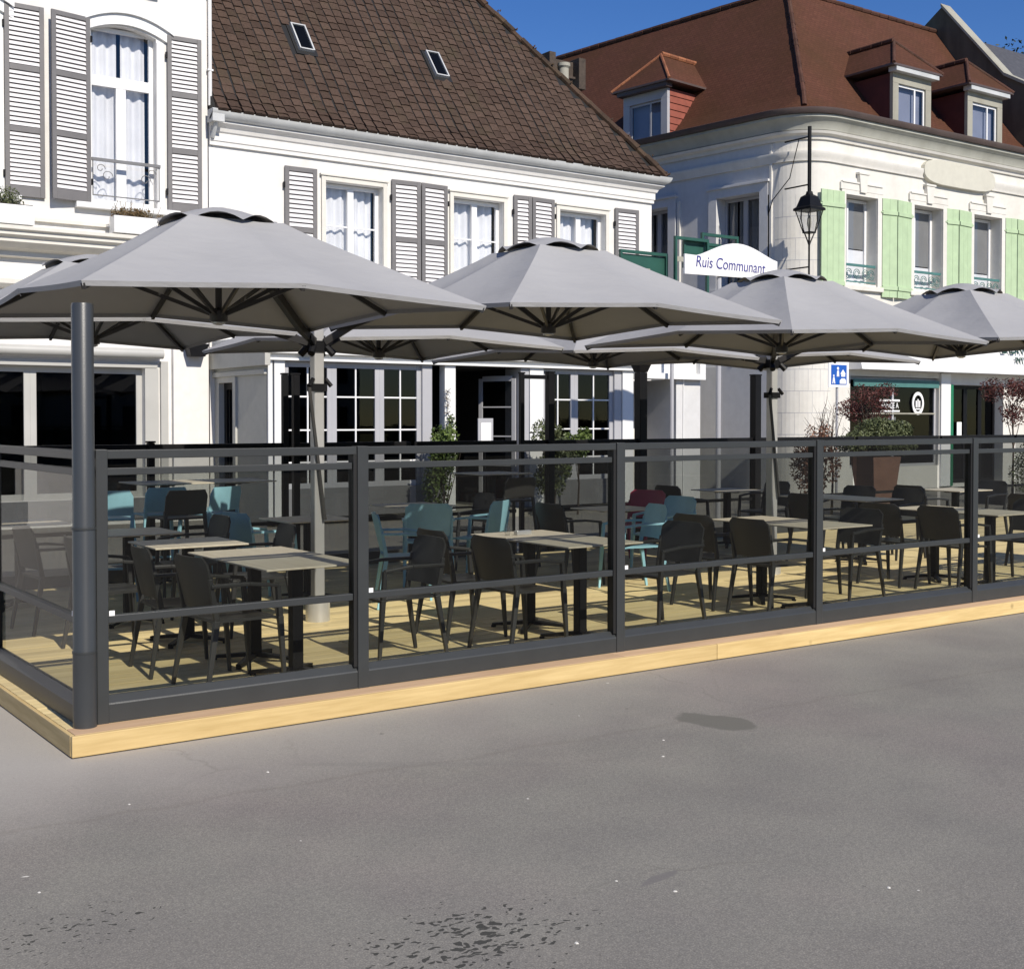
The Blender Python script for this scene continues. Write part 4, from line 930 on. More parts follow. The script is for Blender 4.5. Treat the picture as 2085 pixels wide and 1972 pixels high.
# ================================================================== front wind screen
CP=thing('corner_post','round dark grey post standing taller than the screens at the terrace corner','post',(-.065,-.035,DZ))
m=MB();m.lathe([(.062,DZ),(.062,.52),(.0625,.522),(.060,.53),(.060,1.18),(.0575,1.19),(.0575,2.375),(.053,2.385)],(-.065,-.035),40);m.out('tube','anth2',CP)
m=MB();m.lathe([(.0645,.515),(.0645,.527)],(-.065,-.035),32);m.lathe([(.0645,1.178),(.0645,1.19)],(-.065,-.035),32);m.out('joint_ring','anth',CP)
GS='glass wind screen bays along the front of the terrace'
def bay(x0,x1,lab,T=None,group=GS,rev=False,post=True,shadowpost=True):
    t=thing('glass_screen',lab,'glass screen',tuple((T or Matrix())@Vector((x0,0,DZ))),group=group)
    pw=.075
    if post:
        m=MB(T);m.box(x1-.01,x1+pw-.01,-.04,.045,DZ,1.604);m.out('post','anth',t,bevel=.004)
        m=MB(T);m.box(x1-.034,x1-.0105,-.028,.038,.25,1.56);m.out('slide_channel','gasket',t)
    xe=x1-.011
    m=MB(T);m.box(x0,xe,-.03,.03,1.552,1.600);m.out('top_rail','anth',t,bevel=.004)
    m=MB(T);m.box(x0,xe-.026,-.018,.018,1.463,1.502);m.out('sliding_rail','anth',t,bevel=.003)
    m=MB(T);m.box(x0,xe-.026,-.026,.026,.660,.702);m.out('mid_rail','anth',t,bevel=.004)
    m=MB(T);m.sweep([(-.034,DZ+.003),(-.034,.218),(-.030,.226),(.006,.262),(.030,.262),(.030,DZ+.003)],x0,xe);m.out('base_board','anth',t)
    m=MB(T);m.quad((x0,0,.70),(xe-.02,0,.70),(xe-.02,0,1.465),(x0,0,1.465));m.out('upper_pane','gup',t)
    m=MB(T);m.quad((x0,.012,.255),(xe-.02,.012,.255),(xe-.02,.012,.665),(x0,.012,.665));m.out('lower_pane','glow',t)
    m=MB(T);m.box(x0+.004,x0+.034,-.032,-.027,.700,.728);m.out('catch_tag','signwhite',t)
    return t
labs=['first narrow front glass screen, right beside the round corner post','second front glass screen from the round corner post','third front glass screen from the round corner post','fourth front glass screen from the round corner post','last front glass screen, cut by the right picture edge']
px=[0.065,1.60,3.67,5.77,7.86,9.95]
MB().box(.0,.064,-.04,.045,DZ,1.604).out('side_channel','anth',CP,bevel=.004)
for i,lb in enumerate(labs):bay(px[i]+(0 if i==0 else .065),px[i+1],lb)
for k,a in enumerate((9.95,12.04,14.13,16.2)):bay(a+.065,a+2.09,'front glass screen out of frame, number '.replace('number ','')+['nearest the picture edge','second past the edge','third past the edge','at the far deck end'][k])
TS=TR(-.062,.03)@Matrix.Rotation(R(90),4,'Z')
for k in range(3):
    # side bays run along +Y on x=-0.06 ; local x -> world Y
    bay(.03 if k==0 else 1.93*k+.055,1.93*(k+1)-.02,['side glass screen running back from the round corner post','second side glass screen at the left picture edge','rear side glass screen by the back rail'][k],TS@Matrix.Diagonal((1,-1,1,1)),'glass wind screen bays along the left side of the terrace')
# ================================================================== rear screen (black)
rx=[.0,2.36,3.93,5.5,7.02,7.52,9.02,11.25,13.4,15.5,17.6,19.4]
YB=5.83
GR='rear screen bays with black rails along the back of the terrace'
nm=['at the left end','behind the teal bar stool','left of the twin rear posts','before the doorway','with the gate frame','right of the gate frame','right of the capped post','behind the second parasol mast','in front of the terracotta planter','in front of the hedge','towards the far right end']
for i in range(len(rx)-1):
    a,b=rx[i],rx[i+1]
    t=thing('rear_screen','dark rear terrace screen with black top rail, '+nm[i],'glass screen',(a,YB,DZ),group=GR)
    MB().box(a+.04,b-.04,YB-.03,YB+.03,1.455,1.515).out('top_rail','black',t,bevel=.004)
    MB().box(a+.04,b-.04,YB-.02,YB+.02,.62,.66).out('mid_rail','black',t)
    MB().box(a+.04,b-.04,YB-.03,YB+.03,DZ+.002,.26).out('base_board','anth',t)
    MB().quad((a+.04,YB,.26),(b-.04,YB,.26),(b-.04,YB,1.457),(a+.04,YB,1.457)).out('pane','grear',t)
GP='tall black posts of the rear screen'
for x,lab,r,h in ((2.36,'slim black post behind the first parasol canopy',.035,1.53),(3.86,'tall black post, left one of the twin posts by the parasol mast',.032,2.26),(3.99,'tall black post, right one of the twin posts by the parasol mast',.036,2.26),(7.06,'slim black gate post at the restaurant doorway',.028,2.34),(7.50,'thick black post between the doorway and the right-hand shop window',.046,2.36),(11.2,'black square post standing left of the second parasol mast',.058,2.40)):
    t=thing('screen_post',lab,'post',(x,YB-.02,DZ),group=GP)
    MB().box(x-r,x+r,YB-.02-r,YB-.02+r,DZ,h).out('shaft','black',t,bevel=.006);MB().box(x-r-.006,x+r+.006,YB-.026-r,YB-.014+r,h+.001,h+.02).out('cap','black',t,bevel=.003)
    if abs(x-7.5)<.01: MB().box(7.09,7.435,YB-.04,YB-.0,2.28,2.33).out('cross_bar','black',t)
t=thing('patio_heater','black pillar heater with a flared square cap in front of the restaurant','heater',(9.03,YB,DZ))
m=MB();m.box(8.965,9.095,YB-.07,YB+.05,DZ,2.40);m.out('pillar','black',t,bevel=.008)
m=MB();v=[(9.03-.065,YB-.07,2.402),(9.03+.065,YB-.07,2.402),(9.03+.065,YB+.05,2.402),(9.03-.065,YB+.05,2.402),(9.03-.12,YB-.12,2.56),(9.03+.12,YB-.12,2.56),(9.03+.12,YB+.10,2.56),(9.03-.12,YB+.10,2.56)]
v+=[(a,b,c+.05) for a,b,c in v[4:]];m.add(v,[(3,2,1,0)]+[(i,(i+1)%4,4+(i+1)%4,4+i) for i in range(4)]+[(4+i,4+(i+1)%4,8+(i+1)%4,8+i) for i in range(4)]+[(8,9,10,11)]);m.out('flared_cap','black',t)

# ================================================================== parasols
def parasol(cx,cy,dz,mast,lab,arm=True,seed=0):
    t=thing('parasol',lab,'parasol',(cx,cy,2.5+dz),group='large grey square parasols over the terrace')
    H=1.285;zc,zm,zt=2.50+dz,2.565+dz,3.065+dz;t0=.25;G=lambda q:max(0,(q-t0)/(1-t0))**.93
    n=16;per=[]
    for side in range(4):
        for i in range(n):
            s=i/n*2-1
            p={0:(s,-1),1:(1,s),2:(-s,1),3:(-1,-s)}[side];fr=(i/n*2)%1;
            ze=zm+(zc-zm)*abs(s);inw=1-.018*math.sin(math.pi*fr)
            per.append((p[0]*H*inw,p[1]*H*inw,ze,fr))
    N=len(per);ts=[t0+(1-t0)*k/14 for k in range(15)];vs=[];fs=[]
    for tt in ts:
        for (x,y,ze,fr) in per:
            g_=G(tt);sag=.045*math.sin(math.pi*fr)*math.sin(math.pi*min(1,tt))*tt
            vs.append((cx+x*tt,cy+y*tt,zt+(ze-zt)*g_-sag))
    m=MB()
    for k in range(len(ts)-1):
        for i in range(N):fs.append((k*N+i,k*N+(i+1)%N,(k+1)*N+(i+1)%N,(k+1)*N+i))
    b=len(vs)   # hem
    for (x,y,ze,fr) in per:vs.append((cx+x*.992,cy+y*.992,ze-.028))
    for i in range(N):fs.append(((len(ts)-1)*N+i,(len(ts)-1)*N+(i+1)%N,b+(i+1)%N,b+i))
    m.add(vs,[tuple(reversed(f)) for f in fs]);c=m.out('canopy','canopy',t,smooth=True)
    c.data.set_sharp_from_angle(angle=R(7))
    m=MB();vs=[];fs=[];nn=48;zq=3.178+dz
    rk=[0,.2,.4,.6,.75,.88,1.0]
    for k,q in enumerate(rk):
        for i in range(nn):
            a=2*math.pi*i/nn;wv=abs(math.sin(4*a));r=.375*(1+.09*math.cos(4*a)**2)
            z=zq-.130*q**1.7+.050*wv*q**6
            vs.append((cx+math.cos(a)*r*q,cy+math.sin(a)*r*q,z if q else zq))
    for k in range(len(rk)-1):
        for i in range(nn):fs.append((k*nn+i,k*nn+(i+1)%nn,(k+1)*nn+(i+1)%nn,(k+1)*nn+i))
    m.add(vs,[tuple(reversed(f)) for f in fs]);m.out('vent_cap','canopy',t,smooth=True)
    m=MB();m.lathe([(.24,zt-.05),(.325,zt-.05),(.32,zt+.008),(.24,zt+.02)],(cx,cy),24);m.out('vent_shade_ring','gasket',t)  # black ring added as the shade in the slits below the cap
    hz=2.455+dz
    dirs=[(1,1),(1,-1),(-1,1),(-1,-1),(1,0),(-1,0),(0,1),(0,-1)]
    for dx,dy in dirs:
        r=MB();ze=(zc if dx and dy else zm);pts=[(cx+dx*H*.99*q,cy+dy*H*.99*q,zt+(ze-zt)*G(q)-.030) for q in (.04,.2,.4,.6,.8,1.0)]
        for p,q in zip(pts[:-1],pts[1:]):r.bar(p,q,.022,.034)
        r.out('rib','ribm',t)
        r=MB();q=.52;e=(cx+dx*H*.99*q,cy+dy*H*.99*q,zt+(ze-zt)*G(q)-.05);r.bar((cx+dx*.04,cy+dy*.04,hz+.02),e,.018,.026);r.out('strut','ribm',t)
    m=MB();m.lathe([(.03,hz-.035),(.06,hz-.03),(.06,hz+.04),(.022,hz+.06),(.022,zt-.04),(.055,zt-.03),(.055,zt+.03)],(cx,cy),14);m.out('hub','ribm',t)
    MB().lathe([(.02,hz-.055),(.045,hz-.045),(.045,hz-.036)],(cx,cy),14).out('hub_cap','steel',t)
    a=MB();mx,my=mast;dx=1 if mx>cx else -1;dy=1 if my>cy else -1
    pts=[(mx-dx*.05,my-dy*.05,2.40)]+[(cx+dx*H*q,cy+dy*H*q,zt+(zc-zt)*G(q)-.075) for q in (.90,.6,.3,.03)]
    for p,q in zip(pts[:-1],pts[1:]):a.bar(p,q,.045,.06)
    a.out('support_arm','ribm',t,bevel=.003)
    return t
U=1.285
mastA=(2.58,2.48);mastB=(7.97,2.50)
for i,(cx,cy,dz,mm,lb) in enumerate((
 (1.18,1.13,-.005,mastA,'largest grey parasol at the left front, above the round corner post'),
 (3.935,1.13,.03,mastA,'second grey parasol from the left in the front row'),
 (6.615,1.13,-.035,mastB,'third grey parasol from the left in the front row, beside the second mast'),
 (9.33,1.13,.01,mastB,'fourth front parasol, cut by the right picture edge'),
 (1.18,3.86,-.02,mastA,'rear grey parasol mostly hidden behind the left front one'),
 (3.935,3.86,-.05,mastA,'rear grey parasol right of the first mast, low behind the front ones'),
 (6.615,3.86,-.07,mastB,'rear grey parasol left of the second mast, seen only as an edge'),
 (9.33,3.86,-.03,mastB,'rear grey parasol right of the second mast'))):
    parasol(cx,cy,dz,mm,lb)
for (mx,my),lb in ((mastA,'beige aluminium parasol mast rising from a steel base inside the first screen'),(mastB,'slim aluminium parasol mast behind the third screen')):
    t=thing('parasol_mast',lb,'mast',(mx,my,DZ),group='parasol masts')
    m=MB();m.box(mx-.045,mx+.045,my-.045,my+.045,.25,2.52);m.out('column','alu',t,bevel=.012)
    m=MB();m.lathe([(.10,DZ),(.10,.27),(.085,.285)],(mx,my),24);m.out('base','steel',t)
    m=MB()
    for sx in(-1,1):
        for sy in(-1,1):
            m.bar((mx+sx*.03,my+sy*.03,2.36),(mx+sx*.13,my+sy*.13,2.44),.035,.055)
            m.tube([(mx+sx*.06,my+sy*.06,2.36),(mx+sx*.10,my+sy*.10,2.30)],.03,8)
    m.box(mx-.06,mx+.06,my-.06,my+.06,2.32,2.41);m.out('clamp','black',t,smooth=False)
    m=MB()
    for sx in(-1,1):m.tube([(mx+sx*.055,my-.04,2.1),(mx+sx*.10,my-.06,2.04)],.018,8)
    m.box(mx-.062,mx+.062,my-.062,my+.062,2.0,2.06);m.out('crank_bracket','black',t,smooth=False)
    m=MB();m.bar((mx-.10,my-.06,2.03),(mx+.03,my-.075,.95),.022);m.out('crank_rod','ribm',t)

# ================================================================== furniture
def leg(a,b,w0=.034,w1=.022,m=None):
    m=m or MB();m.bar(a,b,w0,w0,w1,w1);return m
def make_chair(mt,lab,name='armchair'):
    t=thing(name,lab,'chair',local=True)
    m=MB();n=8;vs=[];fs=[]
    for j in range(2):
        for i in range(n+1):
            for k in range(n+1):
                x=-.21+.43*i/n;y=(-.22+.44*k/n)*(1 if i>2 else .95);z=.445-.018*math.sin(math.pi*i/n)*math.sin(math.pi*k/n)-(.012 if i==n else 0)-j*.018;vs.append((x,y,z))
    w=n+1
    for j in range(2):
        for i in range(n):
            for k in range(n):
                f=(j*w*w+i*w+k,j*w*w+(i+1)*w+k,j*w*w+(i+1)*w+k+1,j*w*w+i*w+k+1);fs.append(f if j==0 else tuple(reversed(f)))
    for i in range(n):
        for (p,q) in ((i,i+1),):
            fs+=[(p*w,w*w+p*w,w*w+q*w,q*w),(q*w+n,w*w+q*w+n,w*w+p*w+n,p*w+n),(p+1,w*w+p+1,w*w+p,p),(n*w+p,w*w+n*w+p,w*w+n*w+p+1,n*w+p+1)]
    m.add(vs,fs);m.out('seat',mt,t,smooth=True)
    # backrest curved shell with rounded top corners
    m=MB();nu,nv=12,8;vs=[];fs=[]
    for j in range(2):
        for v in range(nv+1):
            for u in range(nu+1):
                s=-1+2*u/nu;vv=v/nv;z=.50+.325*vv;hw=.225+.012*vv
                rc=.055
                if vv>.8: hw-= rc*(1-math.sqrt(max(0,1-((vv-.8)/.2)**2)))
                y=s*hw;x=-.205-.075*vv-.035*(1-s*s)+j*.014;vs.append((x,y,z))
    W=nu+1;A=W*(nv+1)
    for v in range(nv):
        for u in range(nu):
            a=v*W+u;fs.append((a,a+W,a+W+1,a+1));fs.append((A+a,A+a+1,A+a+W+1,A+a+W))
    for u in range(nu):fs+=[(u,u+1,A+u+1,A+u),(nv*W+u+1,nv*W+u,A+nv*W+u,A+nv*W+u+1)]
    for v in range(nv):fs+=[(v*W,A+v*W,A+(v+1)*W,(v+1)*W),(v*W+nu,(v+1)*W+nu,A+(v+1)*W+nu,A+v*W+nu)]
    m.add(vs,fs);m.out('backrest',mt,t,smooth=True)
    for sy in(-1,1):
        m=MB();m.bar((-.20,sy*.225,.445),(-.275,sy*.245,0),.038,.034,.024,.024);m.bar((-.20,sy*.225,.445),(-.245,sy*.232,.70),.036,.026,.026,.022);m.out('leg',mt,t,bevel=.004)
        m=MB();m.bar((.20,sy*.235,.63),(.215,sy*.235,.44),.026,.034,.030,.036);m.bar((.215,sy*.235,.44),(.245,sy*.24,0),.036,.036,.022,.022);m.out('leg',mt,t,bevel=.004)
        m=MB();m.bar((-.245,sy*.238,.655),(.0,sy*.245,.655),.042,.022);m.bar((.0,sy*.245,.655),(.205,sy*.238,.63),.042,.022,.034,.022);m.out('armrest',mt,t,bevel=.005)
    return t
def make_stool(mt,lab):
    t=thing('bar_stool',lab,'bar stool',local=True)
    m=MB();m.box(-.19,.19,-.19,.19,.735,.755);m.out('seat',mt,t,bevel=.015)
    m=MB();n=10;vs=[];fs=[]
    for j in range(2):
        for v in range(5):
            for u in range(n+1):
                s=-1+2*u/n;vv=v/4;hw=.205-(.03*(vv-.75)*4 if vv>.75 else 0);vs.append((-.19-.05*vv-.03*(1-s*s)+j*.014,s*hw,.78+.23*vv))
    W=n+1;A=W*5
    for v in range(4):
        for u in range(n):
            a=v*W+u;fs+=[(a,a+W,a+W+1,a+1),(A+a,A+a+1,A+a+W+1,A+a+W)]
    for u in range(n):fs+=[(u,u+1,A+u+1,A+u),(4*W+u+1,4*W+u,A+4*W+u,A+4*W+u+1)]
    for v in range(4):fs+=[(v*W,A+v*W,A+(v+1)*W,(v+1)*W),(v*W+n,(v+1)*W+n,A+(v+1)*W+n,A+v*W+n)]
    m.add(vs,fs);m.out('backrest',mt,t,smooth=True)
    for sx in(-1,1):
        for sy in(-1,1):
            top=.82 if sx<0 else .74
            leg((sx*.18,sy*.19,top),(sx*.25,sy*.24,0),.03,.024).out('leg',mt,t,bevel=.003)
    m=MB()
    for sy in(-1,1):m.bar((-.225,sy*.215,.28),(.225,sy*.215,.28),.018)
    for sx in(-1,1):m.bar((sx*.225,-.215,.30),(sx*.225,.215,.30),.018)
    m.out('footrest',mt,t);return t
def make_table(w,d,h,lab,name='terrace_table',mt='table'):
    t=thing(name,lab,'table',local=True)
    m=MB();m.box(-w/2,w/2,-d/2,d/2,h-.013,h);m.out('tabletop',mt,t,bevel=.004)
    m=MB();m.box(-.19,.19,-.035,.035,h-.035,h-.0135);m.box(-.035,.035,-.19,-.036,h-.035,h-.0135);m.box(-.035,.035,.036,.19,h-.035,h-.0135);m.out('top_bracket','black',t)
    m=MB();m.box(-.038,.038,-.038,.038,.04,h-.036);m.out('column','black',t,bevel=.008)
    m=MB()
    for a in (45,135,225,315):
        c,s=math.cos(R(a)),math.sin(R(a));m.bar((c*.02,s*.02,.05),(c*.30,s*.30,.022),.055,.03,.035,.02);m.lathe([(.02,0),(.02,.015)],(c*.29,s*.29),8)
    m.out('base','black',t,smooth=False);return t
GC='dark terrace armchairs';GT='terrace tables';H_=.74
chA=make_chair('chair','');chB=make_chair('chairb','');chT=make_chair('teal','');chR=make_chair('red','');tb=make_table(.70,.635,H_,'');hb_=make_table(.7,.7,1.03,'')
stT=make_stool('teal','');stD=make_stool('chair','')
used=set()
def put(proto,x,y,deg,lab,group):
    if id(proto) not in used:
        used.add(id(proto));proto.matrix_basis=TR(x,y,DZ)@Matrix.Rotation(R(deg),4,'Z');proto['label']=lab;proto['group']=group;return proto
    return dup(proto,(x,y,DZ),R(deg),lab,group)
# tables
T_=[(1.44,.52,'front half of the table pair nearest the round corner post'),(1.44,1.16,'rear half of the table pair nearest the round corner post'),
(1.35,2.15,'single table between the front pair by the corner post and the back row'),(1.28,3.28,'single table third back on the left side of the deck'),
(3.78,.53,'front half of the table pair behind the second screen, with a small condiment set'),(3.78,1.175,'rear half of the table pair behind the second screen'),
(6.42,.53,'front half of the table pair behind the third screen post'),(6.42,1.18,'rear half of the table pair behind the third screen post'),
(8.97,.53,'front half of the table pair behind the fourth screen post'),(8.97,1.18,'rear half of the table pair behind the fourth screen post'),
(4.85,4.75,'table at the back of the deck in front of the dark restaurant doorway'),
(9.72,4.90,'lone table at the back of the deck left of the second mast'),(9.65,2.65,'middle-row table right of the second parasol mast'),(9.65,3.30,'table joined behind the middle-row one right of the second mast'),
(.80,4.75,'table seen through the left side screen'),(11.55,.53,'front table of the group at the right picture edge'),(11.55,1.18,'table joined behind the front one at the right picture edge'),(12.2,3.2,'middle-row table towards the right picture edge'),(6.3,3.1,'middle-row table between the two parasol masts'),(3.1,3.7,'small table behind the first parasol mast')]
for x,y,l in T_: put(tb,x,y,rr.uniform(-1.5,1.5),'beige-topped '+l,GT)
for x,y,l in ((2.35,5.38,'tall bar table against the rear screen, left of the twin posts'),(3.05,5.38,'tall bar table joined to the right of the left one by the rear screen'),(6.25,5.3,'tall bar table against the rear screen before the restaurant doorway')): put(hb_,x,y,0,l,'tall bar tables')
C_=[(1.00,.52,3,'charcoal armchair at the front left of the table pair by the corner post'),(.94,1.20,-4,'charcoal armchair left of the rear table half by the corner post'),
(.78,2.15,0,'charcoal armchair left of the single middle table near the corner post'),(1.93,2.28,172,'charcoal armchair right of the single middle table near the corner post'),(1.86,3.42,178,'charcoal armchair right of the third-row left table'),(.72,3.30,5,'charcoal armchair left of the third-row left table'),
(2.30,.72,176,'charcoal armchair just left in the second screen bay with its back to the bay'),(3.20,.50,2,'charcoal armchair at the front left of the table pair with condiments'),(3.16,1.20,-3,'charcoal armchair behind the front left one at the table with condiments'),
(4.66,.62,182,'charcoal armchair facing left in the third screen bay'),(5.84,1.22,4,'charcoal armchair left of the rear table half in the third screen bay'),(5.88,.56,-3,'charcoal armchair at the front left of the table in the third screen bay'),
(7.08,.78,183,'charcoal armchair facing left in the fourth screen bay'),(8.38,1.22,3,'charcoal armchair left of the rear table half in the fourth screen bay'),(8.46,.58,-2,'charcoal armchair at the front left of the table in the fourth screen bay'),
(9.58,.60,181,'charcoal armchair facing left at the front table of the last bay'),(10.95,.56,2,'charcoal armchair at the front table by the right picture edge'),(10.95,1.22,-3,'charcoal armchair behind the last front one at the right edge')]
for x,y,a,l in C_: put(chA,x,y,a,l,GC)
B_=[(8.98,4.95,0,'black armchair left of the lone back table'),(10.42,4.92,178,'black armchair right of the lone back table'),(10.35,3.45,185,'black armchair right of the middle-row table, rear one'),(10.35,2.75,178,'black armchair right of the middle-row table, front one'),(9.02,2.75,2,'black armchair left of the middle-row table by the second mast'),(.30,4.65,10,'black armchair seen through the left side screen'),(5.70,3.10,0,'black armchair left of the middle-row table between the masts'),(12.9,3.3,180,'black armchair in the middle row at the right edge'),(11.5,3.2,0,'black armchair left of the right-edge middle table'),(5.62,4.9,175,'black armchair right of the back table before the doorway')]
for x,y,a,l in B_: put(chB,x,y,a,l,'black terrace armchairs')
for x,y,a,l in ((3.62,2.80,-25,'aqua armchair with its back turned, behind the second screen'),(5.92,2.40,165,'aqua armchair at the right of the second screen bay'),(4.55,3.95,60,'aqua armchair turned sideways near the back table'),(5.15,3.95,120,'aqua armchair near the back table, farther right'),(7.0,3.15,182,'aqua armchair right of the middle-row table between the masts'),(2.65,3.75,8,'aqua armchair beside the small table behind the first mast')): put(chT,x,y,a,l,'aqua terrace armchairs')
put(chR,7.55,4.2,200,'raspberry red armchair at the back of the second screen bay','red terrace armchair')
for x,y,a,l in ((2.58,4.80,115,'aqua bar stool standing clear in the first screen bay'),(1.60,4.72,70,'aqua bar stool partly hidden by the corner post'),(2.15,5.0,90,'aqua bar stool tucked under the tall left bar table')): put(stT,x,y,a,l,'aqua bar stools')
for x,y,a,l in ((2.12,4.45,95,'charcoal bar stool between the two aqua stools'),(6.1,4.72,90,'charcoal bar stool before the restaurant doorway')): put(stD,x,y,a,l,'charcoal bar stools')
# condiment set
t=thing('condiment_set','small glass cruet and napkin holder on the table behind the second screen','condiments',(3.62,1.2,DZ+H_))
z=DZ+H_;MB().lathe([(.022,z+.001),(.024,z+.05),(.010,z+.075),(.010,z+.10)],(3.60,1.22),12).out('cruet','gwin',t);MB().box(3.66,3.80,1.17,1.22,z+.001,z+.035).out('napkin_holder','steel',t,bevel=.004)

# ================================================================== planting behind the terrace
t=thing('planter','tall tapered terracotta planter behind the rear screen','planter',(16.68,8,0))
m=MB();m.add([(16.36,7.8,0),(16.86,7.8,0),(16.86,8.14,0),(16.36,8.14,0),(16.22,7.72,1.1),(17.0,7.72,1.1),(17.0,8.24,1.1),(16.22,8.24,1.1),(16.27,7.77,1.1),(16.95,7.77,1.1),(16.95,8.19,1.1),(16.27,8.19,1.1),(16.27,7.77,1.02),(16.95,7.77,1.02),(16.95,8.19,1.02),(16.27,8.19,1.02)],
[(3,2,1,0),(0,1,5,4),(1,2,6,5),(2,3,7,6),(3,0,4,7),(4,5,9,8),(5,6,10,9),(6,7,11,10),(7,4,8,11),(8,9,13,12),(9,10,14,13),(10,11,15,14),(11,8,12,15),(12,13,14,15)]);m.out('pot','terracotta',t)
def bush(lab,x,y,z0,h,rx,ry,n,mt,seed,ls=.035,name='shrub',blobs=14,cat='shrub'):
    rr=random.Random(seed);t=thing(name,lab,cat,(x,y,z0));m=MB()
    for k in range(7):
        m.tube([(x+rr.uniform(-.05,.05),y,z0),(x+rr.uniform(-.7,.7)*rx,y+rr.uniform(-.6,.6)*ry,z0+h*.75)],.012,5,.005)
    m.out('stems','bark',t);c=MB()
    for k in range(blobs):
        planter_leaves(c,x+rr.uniform(-.68,.68)*rx,y+rr.uniform(-.6,.6)*ry,z0+h*rr.uniform(.22,.82),rx*.36,ry*.42,h*.24,n//blobs,ls,rr)
    c.out('leaves',mt,t);return t
bush('clipped green bush filling the tall terracotta planter',16.6,8,1.02,.82,1.15,.35,12000,'leafb',21,.03)
bush('brown withered shrub left of the green bush',15.15,8.1,.3,1.42,.5,.35,3600,'leafbr',22,.035)
bush('green hedge bush at the right picture edge',22.7,8.3,0,1.66,1.2,.5,6000,'leafb',24,.035)
tree('red_maple','small tree with dark red-brown foliage before the shop window','tree',18.0,9.3,0,2.5,.75,.42,2800,'leafr',.03,10,31,.028,15,ry=.5)
tree('red_maple','red-leaved small tree at the right picture edge','tree',22.95,9.3,0,2.7,.75,.6,3400,'leafr',.03,8,32,.03,13,ry=.6)
tree('bare_sapling','leafless sapling standing left of the blue sign','tree',15.7,8.5,0,2.5,.55,.9,0,'leafr',.025,9,33,bare=True)
tree('bare_sapling','leafless sapling just right of the blue sign post','tree',16.5,8.9,0,2.45,.5,.9,0,'leafr',.025,9,34,bare=True)
bush('slim climbing shrub in front of the doorway pilaster',9.55,11.5,0,1.62,.42,.3,3600,'leaf',25,.04)
tree('potted_shrub','round olive bush left of the right-hand restaurant window','shrub',11.75,11.3,0,1.75,.52,.72,5000,'leafb',.03,6,26,.035,12)
tree('potted_shrub','yellow-green bush close to the right restaurant window','shrub',12.55,11.6,0,1.72,.36,.55,3200,'leaf',.02,5,27,.035,9)
m=MB()
rr=random.Random(44);t=thing('climbing_twig','thin twig of a climber on the white doorway pilaster','plant',(10.05,12.1,1.5));pts=[(10.02+rr.uniform(-.05,.08),12.12,1.5+.13*k) for k in range(7)];m.tube(pts,.007,5)
for p in pts:
    for k in range(8):m.bar(p,(p[0]+rr.uniform(-.1,.1),p[1],p[2]+rr.uniform(-.05,.09)),.006)
m.out('stem','bark',t,smooth=False);c=MB();planter_leaves(c,10.06,12.1,1.68,.10,.06,.20,160,.028,rr);c.out('leaves','leaf',t)

# ================================================================== signs
t=thing('arched_sign','white arched street sign board with blue lettering above the parasols','sign',(13.8,9,0))
SA=TR(12.80,9.0)@Matrix.Rotation(R(-6),4,'Z')
m=MB(SA);pl=[(0,4.27),(2.06,4.27),(2.06,4.60)]
for i in range(17):
    s=1-i/16;x=.25+(2.06-.25)*s;pl.append((x,4.60+.26*math.sin(math.pi*min(1,max(0,(x-.25)/1.81)))**1.3))
pl.append((0,4.61));m.prism(pl,-.02,.02);m.out('board','signwhite',t,bevel=.003)
text('Ruis Communant',.275,.004,SA@TR(1.0,-.022,4.47)@Matrix.Rotation(R(1.5),4,'Y'),'ink','lettering',t,shear=.1,sx=.80)
m=MB(SA);m.tube([(.80,.06,0),(.80,.06,4.27)],.045,10);m.box(.5,1.1,.021,.06,4.35,4.40);m.out('pole','mull',t)
t=thing('green_hanging_sign','dark green framed signs projecting from the alley wall beside the arched sign','sign',(15.2,11.8,4.8))
m=MB(TR(14.2,11.8));
for a,b,z0,z1,y in ((-.25,.95,4.55,5.12,.25),(.97,1.85,4.2,5.45,0),(1.3,2.3,4.85,5.40,.1),(1.9,2.9,4.9,5.62,.2)):
    m.box(a,a+.05,y-.03,y+.03,z0,z1);m.box(a+.05,b,y-.03,y+.03,z1-.06,z1);m.box(a+.05,b,y-.03,y+.03,z0,z0+.05);m.box(b-.001,b+.05,y-.03,y+.03,z0,z1)
m.box(-.2,.95,.27,.29,4.2,5.05);m.box(1.35,2.3,.09,.11,5.1,5.35);m.out('frames','greensign',t)
m=MB(TR(14.2,11.8));m.box(-.15,.5,.2,.22,4.62,4.78);m.box(1.0,1.4,-.01,.01,4.95,5.05);m.box(1.45,2.1,.06,.08,5.02,5.09);m.out('sign_panel','stonepale',t)
m=MB(TR(14.2,11.8));m.tube([(1.0,.1,0),(1.0,.1,4.3)],.04,8);m.out('pole','mull',t)
t=thing('traffic_sign','square blue sign with white pictograms on a post before the rounded corner','traffic sign',(20.1,11.8,0))
SB=TR(19.78,11.8)
m=MB(SB);m.box(0,.68,-.02,.0,2.50,3.07);m.box(0,.68,-.02,0,3.09,3.25);m.out('plate','signwhite',t,bevel=.006)
m=MB(SB);m.box(.08,.60,-.026,-.021,2.56,3.0);m.box(.03,.65,-.026,-.021,3.12,3.15);m.out('blue_panel','blue',t)
m=MB(SB);m.lathe([(.001,0),(.001,.001)],n=3) if False else None
def disc(cx,cz,r,n=14):m.prism([(cx+r*math.cos(2*math.pi*i/n),cz+r*math.sin(2*math.pi*i/n)) for i in range(n)],-.032,-.027)
disc(.30,2.92,.035);m.prism([(.27,2.87),(.33,2.87),(.34,2.74),(.31,2.74),(.30,2.80),(.29,2.74),(.26,2.74)],-.032,-.027)
